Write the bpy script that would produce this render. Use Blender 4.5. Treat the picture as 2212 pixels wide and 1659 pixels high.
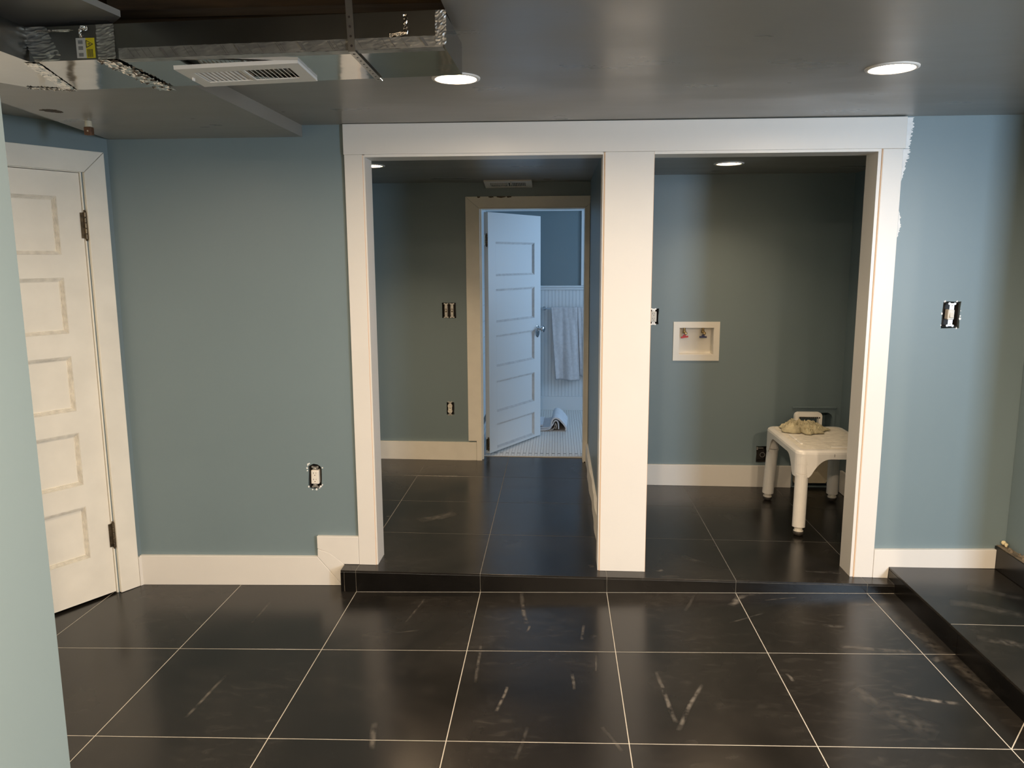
import bpy, bmesh, math, random
from mathutils import Vector, Matrix, noise
random.seed(7)
S = bpy.context.scene
COL = S.collection
for o in list(bpy.data.objects): bpy.data.objects.remove(o)

# ------------------------------------------------------------------ camera, world, lights, exposure
def make_camera():
    f, p, yw, r = 1681.01, math.radians(9.18387), math.radians(3.32041), math.radians(0.26966)
    cp, sp, cy, sy = math.cos(p), math.sin(p), math.cos(yw), math.sin(yw)
    F = Vector((-sy*cp, cy*cp, -sp)); R0 = Vector((cy, sy, 0)); D0 = F.cross(R0)
    R = math.cos(r)*R0 + math.sin(r)*D0; D = -math.sin(r)*R0 + math.cos(r)*D0
    cd = bpy.data.cameras.new('camera'); c = bpy.data.objects.new('camera', cd); COL.objects.link(c)
    cd.sensor_fit = 'HORIZONTAL'; cd.sensor_width = 36; cd.lens = f/2212*36; cd.clip_start = .02
    M = Matrix((R, -D, -F)).transposed().to_4x4(); M.translation = Vector((.3647, -3.55068, 1.5987))
    c.matrix_world = M; S.camera = c
make_camera()
S.view_settings.view_transform = 'Standard'; S.view_settings.look = 'None'
S.view_settings.exposure = 0.22; S.view_settings.gamma = 1; S.view_settings.use_curve_mapping = False
S.cycles.use_denoising = True; S.cycles.max_bounces = 8; S.cycles.diffuse_bounces = 5; S.cycles.glossy_bounces = 5
S.cycles.sample_clamp_indirect = 4; S.cycles.caustics_reflective = False; S.cycles.caustics_refractive = False
W = bpy.data.worlds.new('world'); S.world = W; W.use_nodes = True
W.node_tree.nodes['Background'].inputs[0].default_value = (.55, .72, 1, 1)
W.node_tree.nodes['Background'].inputs[1].default_value = .02
WARM = (1.0, .765, .53)
COOL = (.62, .80, 1.0)
P_MAIN, P_REAR, P_HALL, P_LAUNDRY = 8.0, 68.0, 25, 7.8
def area(name, loc, to, sx, sy, power, col, spread=180):
    l = bpy.data.lights.new(name, 'AREA'); l.shape = 'RECTANGLE'; l.size = sx; l.size_y = sy
    l.energy = power; l.color = col; l.spread = math.radians(spread)
    o = bpy.data.objects.new(name, l); COL.objects.link(o); o.location = loc
    o.rotation_euler = (Vector(to)-Vector(loc)).to_track_quat('-Z', 'Y').to_euler(); return o
# daylight through the rear window on the stair side, and through the bathroom window
area('window_daylight', (3.05, -3.58, 1.55), (1.9, .1, 1.3), .46, 1.1, 78, COOL)
area('bathroom_daylight', (2.12, 3.1, 1.5), (0, 3.0, .9), .8, 1.0, 18, (.50, .72, 1.0))

# ------------------------------------------------------------------ materials
def nd(nt, t, **k):
    n = nt.nodes.new(t)
    for a, v in k.items(): setattr(n, a, v)
    return n
def mat(name, col, rough=.5, metal=0., nscale=0, namt=0., bscale=0, bump=0., bdist=.002, spec=.5, coord='Object', rvar=0., stretch=(1,1,1), alpha=1, trans=0, ior=1.5):
    m = bpy.data.materials.new(name); m.use_nodes = True; nt = m.node_tree
    b = nt.nodes['Principled BSDF']
    b.inputs['Base Color'].default_value = (*col, 1); b.inputs['Roughness'].default_value = rough
    b.inputs['Metallic'].default_value = metal; b.inputs['Specular IOR Level'].default_value = spec
    b.inputs['Transmission Weight'].default_value = trans; b.inputs['IOR'].default_value = ior
    if nscale or bscale or rvar:
        tc = nd(nt, 'ShaderNodeTexCoord'); mp = nd(nt, 'ShaderNodeMapping'); mp.inputs['Scale'].default_value = stretch
        nt.links.new(tc.outputs[coord], mp.inputs[0])
    if nscale:
        n = nd(nt, 'ShaderNodeTexNoise'); n.inputs['Scale'].default_value = nscale; n.inputs['Detail'].default_value = 5
        nt.links.new(mp.outputs[0], n.inputs['Vector'])
        r = nd(nt, 'ShaderNodeValToRGB'); r.color_ramp.elements[0].position = .3; r.color_ramp.elements[1].position = .7
        r.color_ramp.elements[0].color = (*[c*(1-namt) for c in col], 1); r.color_ramp.elements[1].color = (*[min(1, c*(1+namt)) for c in col], 1)
        nt.links.new(n.outputs['Fac'], r.inputs[0]); nt.links.new(r.outputs[0], b.inputs['Base Color'])
        if rvar:
            mr = nd(nt, 'ShaderNodeMapRange'); mr.inputs[3].default_value = rough-rvar; mr.inputs[4].default_value = rough+rvar
            mr.inputs[1].default_value = .3; mr.inputs[2].default_value = .7
            nt.links.new(n.outputs['Fac'], mr.inputs[0]); nt.links.new(mr.outputs[0], b.inputs['Roughness'])
    if bscale:
        n2 = nd(nt, 'ShaderNodeTexNoise'); n2.inputs['Scale'].default_value = bscale; n2.inputs['Detail'].default_value = 4
        nt.links.new(mp.outputs[0], n2.inputs['Vector'])
        bp = nd(nt, 'ShaderNodeBump'); bp.inputs['Strength'].default_value = bump; bp.inputs['Distance'].default_value = bdist
        nt.links.new(n2.outputs['Fac'], bp.inputs['Height']); nt.links.new(bp.outputs[0], b.inputs['Normal'])
    return m
def emis(name, col, s):
    m = bpy.data.materials.new(name); m.use_nodes = True; nt = m.node_tree; nt.nodes.clear()
    e = nd(nt, 'ShaderNodeEmission'); e.inputs[0].default_value = (*col, 1); e.inputs[1].default_value = s
    o = nd(nt, 'ShaderNodeOutputMaterial'); nt.links.new(e.outputs[0], o.inputs[0]); return m
PAINT = (.185, .247, .270)
M = {}
M['wall'] = mat('slate_blue_wall_paint', PAINT, .42, nscale=1.2, namt=.03, bscale=260, bump=.12, bdist=.0006, spec=.5)
M['ceil'] = mat('slate_ceiling_paint', (.262, .252, .222), .32, nscale=2, namt=.03, bscale=12, bump=.07, bdist=.003, rvar=.05, stretch=(1, 3, 1))
M['white'] = mat('white_trim_paint', (.76, .735, .69), .38, nscale=3, namt=.015, bscale=90, bump=.05, bdist=.0005)
M['oldwhite'] = mat('worn_cream_paint', (.83, .80, .72), .42, nscale=6, namt=.05, bscale=60, bump=.12, bdist=.0008)
M['caulk'] = mat('raw_wood_edge', (.72, .50, .33), .6)
M['grout'] = mat('pale_grout', (.52, .49, .43), .8, nscale=30, namt=.12)
M['grout2'] = mat('grey_grout', (.17, .165, .15), .8, nscale=30, namt=.2)
M['brass'] = mat('aged_brass', (.42, .30, .14), .35, .9, nscale=40, namt=.3)
M['bronze'] = mat('dark_bronze_hinge', (.10, .075, .045), .4, .7, nscale=60, namt=.5)
M['chrome'] = mat('chrome', (.55, .57, .60), .08, 1)
M['steel'] = mat('zinc_yoke', (.62, .60, .56), .35, .8, nscale=80, namt=.2)
M['boxdark'] = mat('metal_box_dark', (.05, .045, .04), .6, .3)
M['device'] = mat('ivory_device_plastic', (.80, .77, .70), .3)
M['slot'] = mat('slot_black', (.03, .02, .015), .6)
M['plastic'] = mat('white_bench_plastic', (.88, .86, .82), .32, nscale=8, namt=.04)
M['plasticdirty'] = mat('scuffed_seat_plastic', (.82, .78, .69), .5, nscale=26, namt=.16, bscale=60, bump=.5, bdist=.004, stretch=(1, 2.4, 1))
M['rubber'] = mat('dark_rubber_foot', (.05, .045, .04), .5)
M['vent'] = mat('cream_vent_enamel', (.84, .81, .75), .35)
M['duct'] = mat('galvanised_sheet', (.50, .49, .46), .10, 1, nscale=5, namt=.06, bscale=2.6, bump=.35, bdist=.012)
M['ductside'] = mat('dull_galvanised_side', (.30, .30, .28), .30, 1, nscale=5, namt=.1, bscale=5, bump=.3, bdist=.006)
M['foil'] = mat('crumpled_foil_tape', (.72, .71, .68), .16, 1, nscale=30, namt=.15, bscale=45, bump=.9, bdist=.006)
M['tape'] = mat('printed_foil_tape', (.36, .36, .34), .42, .75, nscale=22, namt=.3, bscale=26, bump=.3, bdist=.003)
M['tapeink'] = mat('grey_tape_ink', (.13, .125, .115), .5)
M['strap'] = mat('hanger_strap_steel', (.40, .39, .36), .3, .9)
M['wood'] = mat('old_joist_wood', (.085, .055, .028), .75, nscale=4, namt=.4, stretch=(1, 8, 8), bscale=8, bump=.4)
M['subfloor'] = mat('dark_subfloor', (.045, .032, .02), .9, nscale=5, namt=.4)
M['spackle'] = mat('white_spackle', (.85, .86, .86), .6, nscale=30, namt=.06, bscale=40, bump=.8, bdist=.003)
M['dustledge'] = mat('rough_mortar_ledge', (.20, .165, .12), .9, nscale=25, namt=.45, bscale=60, bump=.8, bdist=.004)
M['foam'] = mat('yellowed_foam', (.70, .60, .38), .8, nscale=20, namt=.2)
M['cloth'] = mat('khaki_rag', (.50, .45, .30), .85, nscale=18, namt=.25, bscale=200, bump=.3, bdist=.001)
M['terry'] = mat('white_terry', (.66, .65, .66), .95, nscale=40, namt=.08, bscale=420, bump=.9, bdist=.003)
M['rug'] = mat('white_bath_rug', (.74, .76, .80), .95, nscale=30, namt=.06, bscale=380, bump=.7, bdist=.003)
M['rugback'] = mat('rug_backing', (.50, .46, .42), .95)
M['beige'] = mat('beige_moulded_plastic', (.52, .47, .36), .35, nscale=8, namt=.12)
M['red'] = mat('red_handle', (.55, .02, .02), .4)
M['blue'] = mat('navy_handle', (.015, .02, .09), .4)
M['yellow'] = mat('yellow_sticker', (.62, .52, .02), .5, nscale=40, namt=.15)
M['sticker'] = mat('white_sticker', (.55, .54, .50), .5)
M['print'] = mat('black_print', (.03, .03, .03), .6)
M['rearwhite'] = mat('pale_rear_wall_paint', (.74, .70, .63), .6)  # unseen walls, made pale to bounce light onto the trim and ceiling
M['bathwhite'] = mat('bath_white_paint', (.72, .76, .78), .4)
M['mosaic'] = mat('white_mosaic_tile', (.72, .72, .69), .25)
M['mosaicdark'] = mat('black_mosaic_dot', (.03, .03, .03), .3)
M['porcelain'] = mat('cream_porcelain', (.62, .58, .46), .3)
M['rust'] = mat('rusty_brown', (.13, .06, .03), .6, nscale=50, namt=.4)
M['grimy'] = mat('grimy_moulding_paint', (.74, .70, .61), .5, nscale=30, namt=.15)  # closet door mouldings, a darker cream than the door face
M['grimyblue'] = mat('dull_moulding_paint', (.64, .66, .67), .5, nscale=30, namt=.1)  # bathroom door mouldings, darker than the door face
M['sky'] = emis('window_glow', (.6, .8, 1), 3)

def tile_mat():
    m = bpy.data.materials.new('black_porcelain_tile'); m.use_nodes = True; nt = m.node_tree; L = nt.links.new
    b = nt.nodes['Principled BSDF']; g = nd(nt, 'ShaderNodeNewGeometry')
    def nz(scale, det, st=(1, 1, 1), dist=0.):
        mp = nd(nt, 'ShaderNodeMapping'); mp.inputs['Scale'].default_value = st; L(g.outputs['Position'], mp.inputs[0])
        n = nd(nt, 'ShaderNodeTexNoise'); n.inputs['Scale'].default_value = scale; n.inputs['Detail'].default_value = det
        n.inputs['Distortion'].default_value = dist; L(mp.outputs[0], n.inputs['Vector']); return n.outputs['Fac']
    def rmp(src, a, c, v0, v1):
        r = nd(nt, 'ShaderNodeMapRange'); r.inputs[1].default_value = a; r.inputs[2].default_value = c
        r.inputs[3].default_value = v0; r.inputs[4].default_value = v1; L(src, r.inputs[0]); return r.outputs[0]
    haze = rmp(nz(1.7, 5, dist=.6), .38, .68, 0, 1)
    fine = rmp(nz(11, 8, (1, 2.5, 1), 1.2), .52, .74, 0, 1)
    speck = rmp(nz(260, 2), .76, .80, 0, 1)
    ob = nd(nt, 'ShaderNodeObjectInfo')
    mx = nd(nt, 'ShaderNodeMix', data_type='RGBA'); mx.inputs[6].default_value = (.010, .009, .0078, 1); mx.inputs[7].default_value = (.021, .0185, .016, 1)
    L(haze, mx.inputs[0])
    mul = nd(nt, 'ShaderNodeMath', operation='MULTIPLY'); L(fine, mul.inputs[0]); L(haze, mul.inputs[1])
    mul2 = nd(nt, 'ShaderNodeMath', operation='MULTIPLY'); L(mul.outputs[0], mul2.inputs[0]); mul2.inputs[1].default_value = .16
    mx2 = nd(nt, 'ShaderNodeMix', data_type='RGBA'); L(mx.outputs[2], mx2.inputs[6]); mx2.inputs[7].default_value = (.16, .145, .125, 1); L(mul2.outputs[0], mx2.inputs[0])
    mul3 = nd(nt, 'ShaderNodeMath', operation='MULTIPLY'); L(speck, mul3.inputs[0]); mul3.inputs[1].default_value = .35
    mx3 = nd(nt, 'ShaderNodeMix', data_type='RGBA'); L(mx2.outputs[2], mx3.inputs[6]); mx3.inputs[7].default_value = (.4, .38, .34, 1); L(mul3.outputs[0], mx3.inputs[0])
    L(mx3.outputs[2], b.inputs['Base Color'])
    rr = nd(nt, 'ShaderNodeMath', operation='ADD'); L(rmp(nz(1.7, 5, dist=.6), .35, .7, .19, .27), rr.inputs[0])
    rj = nd(nt, 'ShaderNodeMath', operation='MULTIPLY'); L(ob.outputs['Random'], rj.inputs[0]); rj.inputs[1].default_value = .05
    L(rj.outputs[0], rr.inputs[1]); L(rr.outputs[0], b.inputs['Roughness'])
    bp = nd(nt, 'ShaderNodeBump'); bp.inputs['Strength'].default_value = .2; bp.inputs['Distance'].default_value = .001
    L(nz(7, 3), bp.inputs['Height']); L(bp.outputs[0], b.inputs['Normal'])
    b.inputs['Specular IOR Level'].default_value = .42
    return m
M['tile'] = tile_mat()
M['riser'] = mat('black_riser_tile', (.0055, .0048, .0042), .22, nscale=6, namt=.3, spec=.4)
def smear_mat(s):
    m = bpy.data.materials.new('chalk_dust'); m.use_nodes = True; nt = m.node_tree; L = nt.links.new
    b = nt.nodes['Principled BSDF']; b.inputs['Base Color'].default_value = (.34, .31, .27, 1); b.inputs['Roughness'].default_value = .9
    uv = nd(nt, 'ShaderNodeUVMap'); sx = nd(nt, 'ShaderNodeSeparateXYZ'); L(uv.outputs[0], sx.inputs[0])
    def M2(op, a, c=None, v=None):
        n = nd(nt, 'ShaderNodeMath', operation=op); L(a, n.inputs[0])
        if c is not None: L(c, n.inputs[1])
        if v is not None: n.inputs[1].default_value = v
        return n.outputs[0]
    def fall(ch):   # 4x(1-x)
        om = nd(nt, 'ShaderNodeMath', operation='SUBTRACT'); om.inputs[0].default_value = 1; L(ch, om.inputs[1])
        return M2('MULTIPLY', M2('MULTIPLY', ch, om.outputs[0]), v=4)
    g = nd(nt, 'ShaderNodeNewGeometry'); n = nd(nt, 'ShaderNodeTexNoise'); n.inputs['Scale'].default_value = 34; n.inputs['Detail'].default_value = 6
    L(g.outputs['Position'], n.inputs['Vector'])
    rm = nd(nt, 'ShaderNodeMapRange'); rm.inputs[1].default_value = .36; rm.inputs[2].default_value = .66; L(n.outputs['Fac'], rm.inputs[0])
    a = M2('MULTIPLY', M2('MULTIPLY', M2('POWER', fall(sx.outputs[1]), v=1.7), M2('POWER', fall(sx.outputs[0]), v=.5)), rm.outputs[0])
    L(M2('MULTIPLY', a, v=s), b.inputs['Alpha'])
    return m
SM = {}

# ------------------------------------------------------------------ mesh helpers
def obj(name, bm, m, parent=None, label=None, cat=None, group=None, kind=None, smooth=False, uv=False, mw=None):
    bmesh.ops.recalc_face_normals(bm, faces=bm.faces)
    me = bpy.data.meshes.new(name); bm.to_mesh(me); bm.free()
    for mm in (m if isinstance(m, (list, tuple)) else [m]): me.materials.append(M[mm] if isinstance(mm, str) else mm)
    if smooth:
        me.shade_smooth() if hasattr(me, 'shade_smooth') else None
    o = bpy.data.objects.new(name, me); COL.objects.link(o)
    if parent: o.parent = parent
    if mw is not None: o.matrix_local = mw
    tag(o, label, cat, group, kind); return o
def tag(o, label=None, cat=None, group=None, kind=None):
    if label: o['label'] = label
    if cat: o['category'] = cat
    if group: o['group'] = group
    if kind: o['kind'] = kind
    return o
def empty(name, loc=(0, 0, 0), label=None, cat=None, group=None, kind=None, mw=None):
    o = bpy.data.objects.new(name, None); COL.objects.link(o); o.empty_display_size = .1
    o.location = loc
    if mw is not None: o.matrix_world = mw
    return tag(o, label, cat, group, kind)
def bx(bm, x0, y0, z0, x1, y1, z1, bev=0, seg=1):
    vs = [bm.verts.new(v) for v in ((x0,y0,z0),(x1,y0,z0),(x1,y1,z0),(x0,y1,z0),(x0,y0,z1),(x1,y0,z1),(x1,y1,z1),(x0,y1,z1))]
    fs = [bm.faces.new([vs[i] for i in q]) for q in ((3,2,1,0),(4,5,6,7),(0,1,5,4),(1,2,6,5),(2,3,7,6),(3,0,4,7))]
    if bev:
        es = list({e for f in fs for e in f.edges})
        bmesh.ops.bevel(bm, geom=es, offset=bev, segments=seg, affect='EDGES', profile=.6)
    return vs
def box(x0, y0, z0, x1, y1, z1, bev=0, seg=1):
    bm = bmesh.new(); bx(bm, x0, y0, z0, x1, y1, z1, bev, seg); return bm
def prism(poly, z0, z1, bm=None, bev=0):
    bm = bm or bmesh.new()
    a = [bm.verts.new((x, y, z0)) for x, y in poly]; b = [bm.verts.new((x, y, z1)) for x, y in poly]
    n = len(poly); fs = [bm.faces.new(a[::-1]), bm.faces.new(b)]
    for i in range(n): fs.append(bm.faces.new((a[i], a[(i+1) % n], b[(i+1) % n], b[i])))
    if bev:
        bmesh.ops.bevel(bm, geom=list({e for f in fs for e in f.edges}), offset=bev, segments=1, affect='EDGES')
    return bm
XZ = Matrix(((1,0,0,0),(0,0,1,0),(0,1,0,0),(0,0,0,1)))   # (x,z,t) -> (x,t,z)
def prism_xz(poly, y0, y1, bm=None, bev=0):
    t = prism(poly, y0, y1, None, bev); t.transform(XZ)
    if bm is None: return t
    me = bpy.data.meshes.new('t'); t.to_mesh(me); t.free(); bm.from_mesh(me); bpy.data.meshes.remove(me); return bm
def merge(bm, t, mw=None):
    if mw is not None: t.transform(mw)
    me = bpy.data.meshes.new('t'); t.to_mesh(me); t.free(); bm.from_mesh(me); bpy.data.meshes.remove(me); return bm
def plate(outer, holes, t0, t1, flip=None):
    """polygon with holes in (u,v), thickness along w from t0 to t1"""
    bm = bmesh.new(); es = []
    for lp in [outer]+holes:
        vs = [bm.verts.new((x, y, t0)) for x, y in lp]
        es += [bm.edges.new((vs[i], vs[(i+1) % len(vs)])) for i in range(len(vs))]
    r = bmesh.ops.triangle_fill(bm, edges=es, use_beauty=True, use_dissolve=False)
    fs = [f for f in bm.faces]
    ex = bmesh.ops.extrude_face_region(bm, geom=fs)
    bmesh.ops.translate(bm, verts=[v for v in ex['geom'] if isinstance(v, bmesh.types.BMVert)], vec=(0, 0, t1-t0))
    if flip is not None: bm.transform(flip)
    return bm
def ngon(cx, cy, r, n=28, ry=None): return [(cx+r*math.cos(2*math.pi*i/n), cy+(ry or r)*math.sin(2*math.pi*i/n)) for i in range(n)]
def rect(x0, y0, x1, y1): return [(x0, y0), (x1, y0), (x1, y1), (x0, y1)]
def ragged(x0, y0, x1, y1, j=.003, seed=1):
    rn = random.Random(seed); P = []
    c = [(x0, y0), (x1, y0), (x1, y1), (x0, y1)]
    for i in range(4):
        a, b = c[i], c[(i+1) % 4]
        for k in range(4):
            t = k/4; P.append((a[0]+(b[0]-a[0])*t+rn.uniform(-j, j), a[1]+(b[1]-a[1])*t+rn.uniform(-j, j)))
    return P
def lathe(prof, n=24, axis='Z', bm=None, cap=True):
    bm = bm or bmesh.new(); rings = []
    for r, z in prof:
        rings.append([bm.verts.new((r*math.cos(2*math.pi*i/n), r*math.sin(2*math.pi*i/n), z)) for i in range(n)])
    for a, b in zip(rings, rings[1:]):
        for i in range(n): bm.faces.new((a[i], a[(i+1) % n], b[(i+1) % n], b[i]))
    if cap:
        bm.faces.new(rings[0][::-1]); bm.faces.new(rings[-1])
    return bm
def frame_mw(P0, d, n):   # local x -> d, local y -> n, local z up
    m = Matrix.Identity(4)
    for i in range(3): m[i][0] = d[i]; m[i][1] = n[i]; m[i][2] = (0, 0, 1)[i]; m[i][3] = P0[i]
    return m
def tube(pts, r, n=10, bm=None):
    bm = bm or bmesh.new(); rings = []
    for i, p in enumerate(pts):
        p = Vector(p); t = (Vector(pts[min(i+1, len(pts)-1)])-Vector(pts[max(i-1, 0)])).normalized()
        a = t.cross(Vector((0, 0, 1)))
        if a.length < .1: a = t.cross(Vector((0, 1, 0)))
        a.normalize(); b = t.cross(a)
        rr = r[i] if isinstance(r, (list, tuple)) else r
        rings.append([bm.verts.new(p+rr*(math.cos(2*math.pi*k/n)*a+math.sin(2*math.pi*k/n)*b)) for k in range(n)])
    for a, b in zip(rings, rings[1:]):
        for k in range(n): bm.faces.new((a[k], a[(k+1) % n], b[(k+1) % n], b[k]))
    bm.faces.new(rings[0][::-1]); bm.faces.new(rings[-1]); return bm
def flip_y(bm): return bm

# ------------------------------------------------------------------ floors
T = .61
zlo = lambda x, y: .017825*x-.0005*y
zup = lambda x, y: .09293-.00771*x-.00339*y
G = .0016
def clip(poly, a, b, c):   # keep a*x+b*y<=c
    out = []
    for i in range(len(poly)):
        p, q = poly[i], poly[(i+1) % len(poly)]; dp = a*p[0]+b*p[1]-c; dq = a*q[0]+b*q[1]-c
        if dp <= 0: out.append(p)
        if dp*dq < 0:
            t = dp/(dp-dq); out.append((p[0]+(q[0]-p[0])*t, p[1]+(q[1]-p[1])*t))
    return out
def inset(poly, d):
    n = len(poly); A = sum(poly[i][0]*poly[(i+1) % n][1]-poly[(i+1) % n][0]*poly[i][1] for i in range(n)); sg = 1 if A > 0 else -1
    out = []
    for i in range(n):
        p0, p1, p2 = Vector(poly[i-1]), Vector(poly[i]), Vector(poly[(i+1) % n])
        e1 = (p1-p0).normalized(); e2 = (p2-p1).normalized()
        n1 = Vector((-e1.y, e1.x))*sg; n2 = Vector((-e2.y, e2.x))*sg; k = 1+n1.dot(n2)
        out.append(tuple(p1+(n1+n2)*(d/max(k, .2))))
    return out
def tile(poly, zf, parent, lift=0., th=.009):
    if len(poly) < 3: return
    cx = sum(p[0] for p in poly)/len(poly); cy = sum(p[1] for p in poly)/len(poly)
    P = inset(poly, G); Q = inset(P, .0007); bm = bmesh.new()
    z0 = zf(cx, cy); F = lambda p, dz: (p[0]-cx, p[1]-cy, zf(*p)-z0+dz)
    r0 = [bm.verts.new(F(p, -th)) for p in P]; r1 = [bm.verts.new(F(p, -.0007)) for p in P]; r2 = [bm.verts.new(F(p, 0)) for p in Q]
    n = len(P)
    for a, b in ((r0, r1), (r1, r2)):
        for i in range(n): bm.faces.new((a[i], a[(i+1) % n], b[(i+1) % n], b[i]))
    bm.faces.new(r2); o = obj('tile', bm, 'tile', parent); o.location = (cx, cy, z0+lift); return o
def slab(poly, zf, dz, th, m, name, **k):
    bm = bmesh.new(); a = [bm.verts.new((x, y, zf(x, y)+dz)) for x, y in poly]; b = [bm.verts.new((x, y, zf(x, y)+dz-th)) for x, y in poly]
    n = len(poly); bm.faces.new(a); bm.faces.new(b[::-1])
    for i in range(n): bm.faces.new((a[i], a[(i+1) % n], b[(i+1) % n], b[i]))
    return obj(name, bm, m, **k)
DW0 = Vector((-1.735, .098, 0)); DWd = Vector((-math.cos(math.radians(59)), -math.sin(math.radians(59)), 0)); DWn = Vector((math.sin(math.radians(59)), -math.cos(math.radians(59)), 0))
fl = slab([(-2.6, -6.3), (1.955, -6.3), (1.955, .098), (-2.6, .098)], zlo, -.0007, .05, 'grout', 'floor', kind='structure')
rows = [.039]; y = -.571
while y > -6.3: rows.append(y); y -= .61
rows.append(-6.3)
cols = [-2.6]+[k*T for k in range(-4, 4)]+[1.9562]
for j in range(len(rows)-1):
    y1, y0 = rows[j], rows[j+1]
    for i in range(len(cols)-1):
        x0, x1 = cols[i], cols[i+1]
        if y1 > 0:
            if x1 <= -T+1e-6: Y1 = .098
            else: Y1 = .0
        else: Y1 = y1
        P = rect(x0, y0, x1, Y1)
        if j == 0 and x0 < -T+.01 and x1 > -T-.01 and False: pass
        P = clip(P, -DWn.x, -DWn.y, -(DWn.x*DW0.x+DWn.y*DW0.y)+.08) if x0 < -1.6 and y0 > -1.3 else P
        if i == len(cols)-2 and j == 1:   # strip tile by the step, cut on the diagonal
            a, b = (1.83, -1.181), (1.9562, -1.031); nx, ny = (b[1]-a[1]), -(b[0]-a[0]); c = nx*a[0]+ny*a[1]
            tile(clip(P, nx, ny, c), zlo, fl); tile(clip(P, -nx, -ny, -c), zlo, fl)
        else: tile(P, zlo, fl)
tile(rect(-.685, 0, -T, .098), zlo, fl) if False else None

# hall / laundry raised floor
fu = slab([(-.684, .004), (1.953, .004), (1.953, .1), (2.26, .1), (2.26, 2.29), (-1.35, 2.29), (-1.35, .1), (-.684, .1)], zup, -.0007, .08, 'grout2', 'floor', kind='structure')
ur = [0., .5505, 1.1279, 1.705, 2.29]; uc = [-1.35, -T, 0, T, 2*T, 3*T, 2.26]
for j in range(4):
    for i in range(6):
        if j == 0 and i == 0:
            tile([(-1.35, .1), (-.686, .1), (-.686, 0), (-T, 0), (-T, ur[1]), (-1.35, ur[1])], zup, fu)
        elif j == 0 and i == 5:
            tile([(3*T, 0), (1.953, 0), (1.953, .1), (2.26, .1), (2.26, ur[1]), (3*T, ur[1])], zup, fu)
        else: tile(rect(uc[i], ur[j], uc[i+1], ur[j+1]), zup, fu)
# riser under the hall nosing
rs = slab([(-.686, .006), (1.955, .006), (1.955, .09), (-.686, .09)], zup, -.0112, .14, 'grout', 'step', kind='structure')
xs = [-.684, -.668, -T, 0, T, 2*T, 3*T, 1.953]
for a, b in zip(xs, xs[1:]):
    bm = bmesh.new(); a2, b2 = a+.0013, b-.0013
    q = [(a2, zlo(a2, 0)+.001), (b2, zlo(b2, 0)+.001), (b2, zup(b2, 0)-.0112), (a2, zup(a2, 0)-.0112)]
    obj('riser_tile', prism_xz(q, .0015, .0075), 'riser', rs)
obj('riser_tile', box(-.6855, .002, zlo(-.68, 0), -.6775, .09, zup(-.68, 0)-.0125), 'riser', rs)
# right platform (step up towards the stair side)
PX = 1.955; zp = lambda x, y: .1345-.002*(x-2)
st = slab(rect(PX+.002, -6.2, 2.75, .098), zp, -.0007, .16, 'grout', 'step', kind='structure')
pr = [.098, -.512, -1.122, -1.732, -2.342, -2.952, -3.56, -6.2]
for a, b in zip(pr, pr[1:]): tile(rect(PX-.003, b, 2.47, a), zp, st)
pr2 = [.098, -.575, -1.185, -1.795, -2.405, -3.015, -6.2]
for a, b in zip(pr2, pr2[1:]):
    obj('riser_tile', box(PX-.0015, b+.0013, .03, PX+.006, a-.0013, .1225), 'riser', st)
# tiled curb along the right wall with unfinished top
cu = obj('baseboard_right', box(2.452, -.745, .13, 2.492, .098, .245), 'dustledge', kind='structure')
for a, b in ((.096, -.512), (-.512, -.745)):
    obj('curb_tile', box(2.444, b+.001, .136, 2.452, a-.001, .243, .0006), 'riser', cu)
bm = bmesh.new()
for k in range(26):
    a = random.uniform(-.35, .09); s = random.uniform(.004, .010)
    t = bmesh.new(); bmesh.ops.create_icosphere(t, subdivisions=1, radius=s)
    for v in t.verts: v.co += noise.noise_vector(v.co*90+Vector((k, 0, 0)))*s*.5
    merge(bm, t, Matrix.Translation((2.475+random.uniform(-.015, .012), a, .248)))
obj('mortar_crumbs', bm, 'dustledge', cu, kind='stuff')
bm = bmesh.new()
for k in range(7):
    t = bmesh.new(); bmesh.ops.create_icosphere(t, subdivisions=2, radius=random.uniform(.006, .012))
    for v in t.verts: v.co += noise.noise_vector(v.co*120+Vector((k*3, 0, 0)))*.004
    merge(bm, t, Matrix.Translation((2.468+.004*k % .015, .05+.006*k, .257+.003*(k % 3))))
obj('foam_lump', bm, 'foam', smooth=True, label='yellowish lump of cured foam on the ledge at the foot of the right wall', cat='foam lump')

# chalky smears on the tiles
def smear(x0, y0, x1, y1, w, s, zf, parent):
    d = Vector((x1-x0, y1-y0)); L = d.length; d.normalize(); n = Vector((-d.y, d.x)); w *= 1.35
    bm = bmesh.new(); uvl = bm.loops.layers.uv.new('UVMap'); N = max(2, int(L/.03)); rings = []
    ext = .15*w
    for i in range(N+1):
        t = i/N; c = Vector((x0, y0))+d*(t*L)+n*(.12*w*math.sin(5*t+x0*9)); 
        rings.append([(bm.verts.new((*(c+n*k*w*.5), zf(*(c+n*k*w*.5))+.0003)), (t, (k+1)/2)) for k in (-1, 1)])
    for a, b in zip(rings, rings[1:]):
        q = [a[0], b[0], b[1], a[1]]; f = bm.faces.new([v for v, _ in q])
        for lp, (_, u) in zip(f.loops, q): lp[uvl].uv = u
    k = round(s, 1)
    if k not in SM: SM[k] = smear_mat(k*.62)
    o = obj('dust_smear', bm, SM[k], parent); return o
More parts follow.
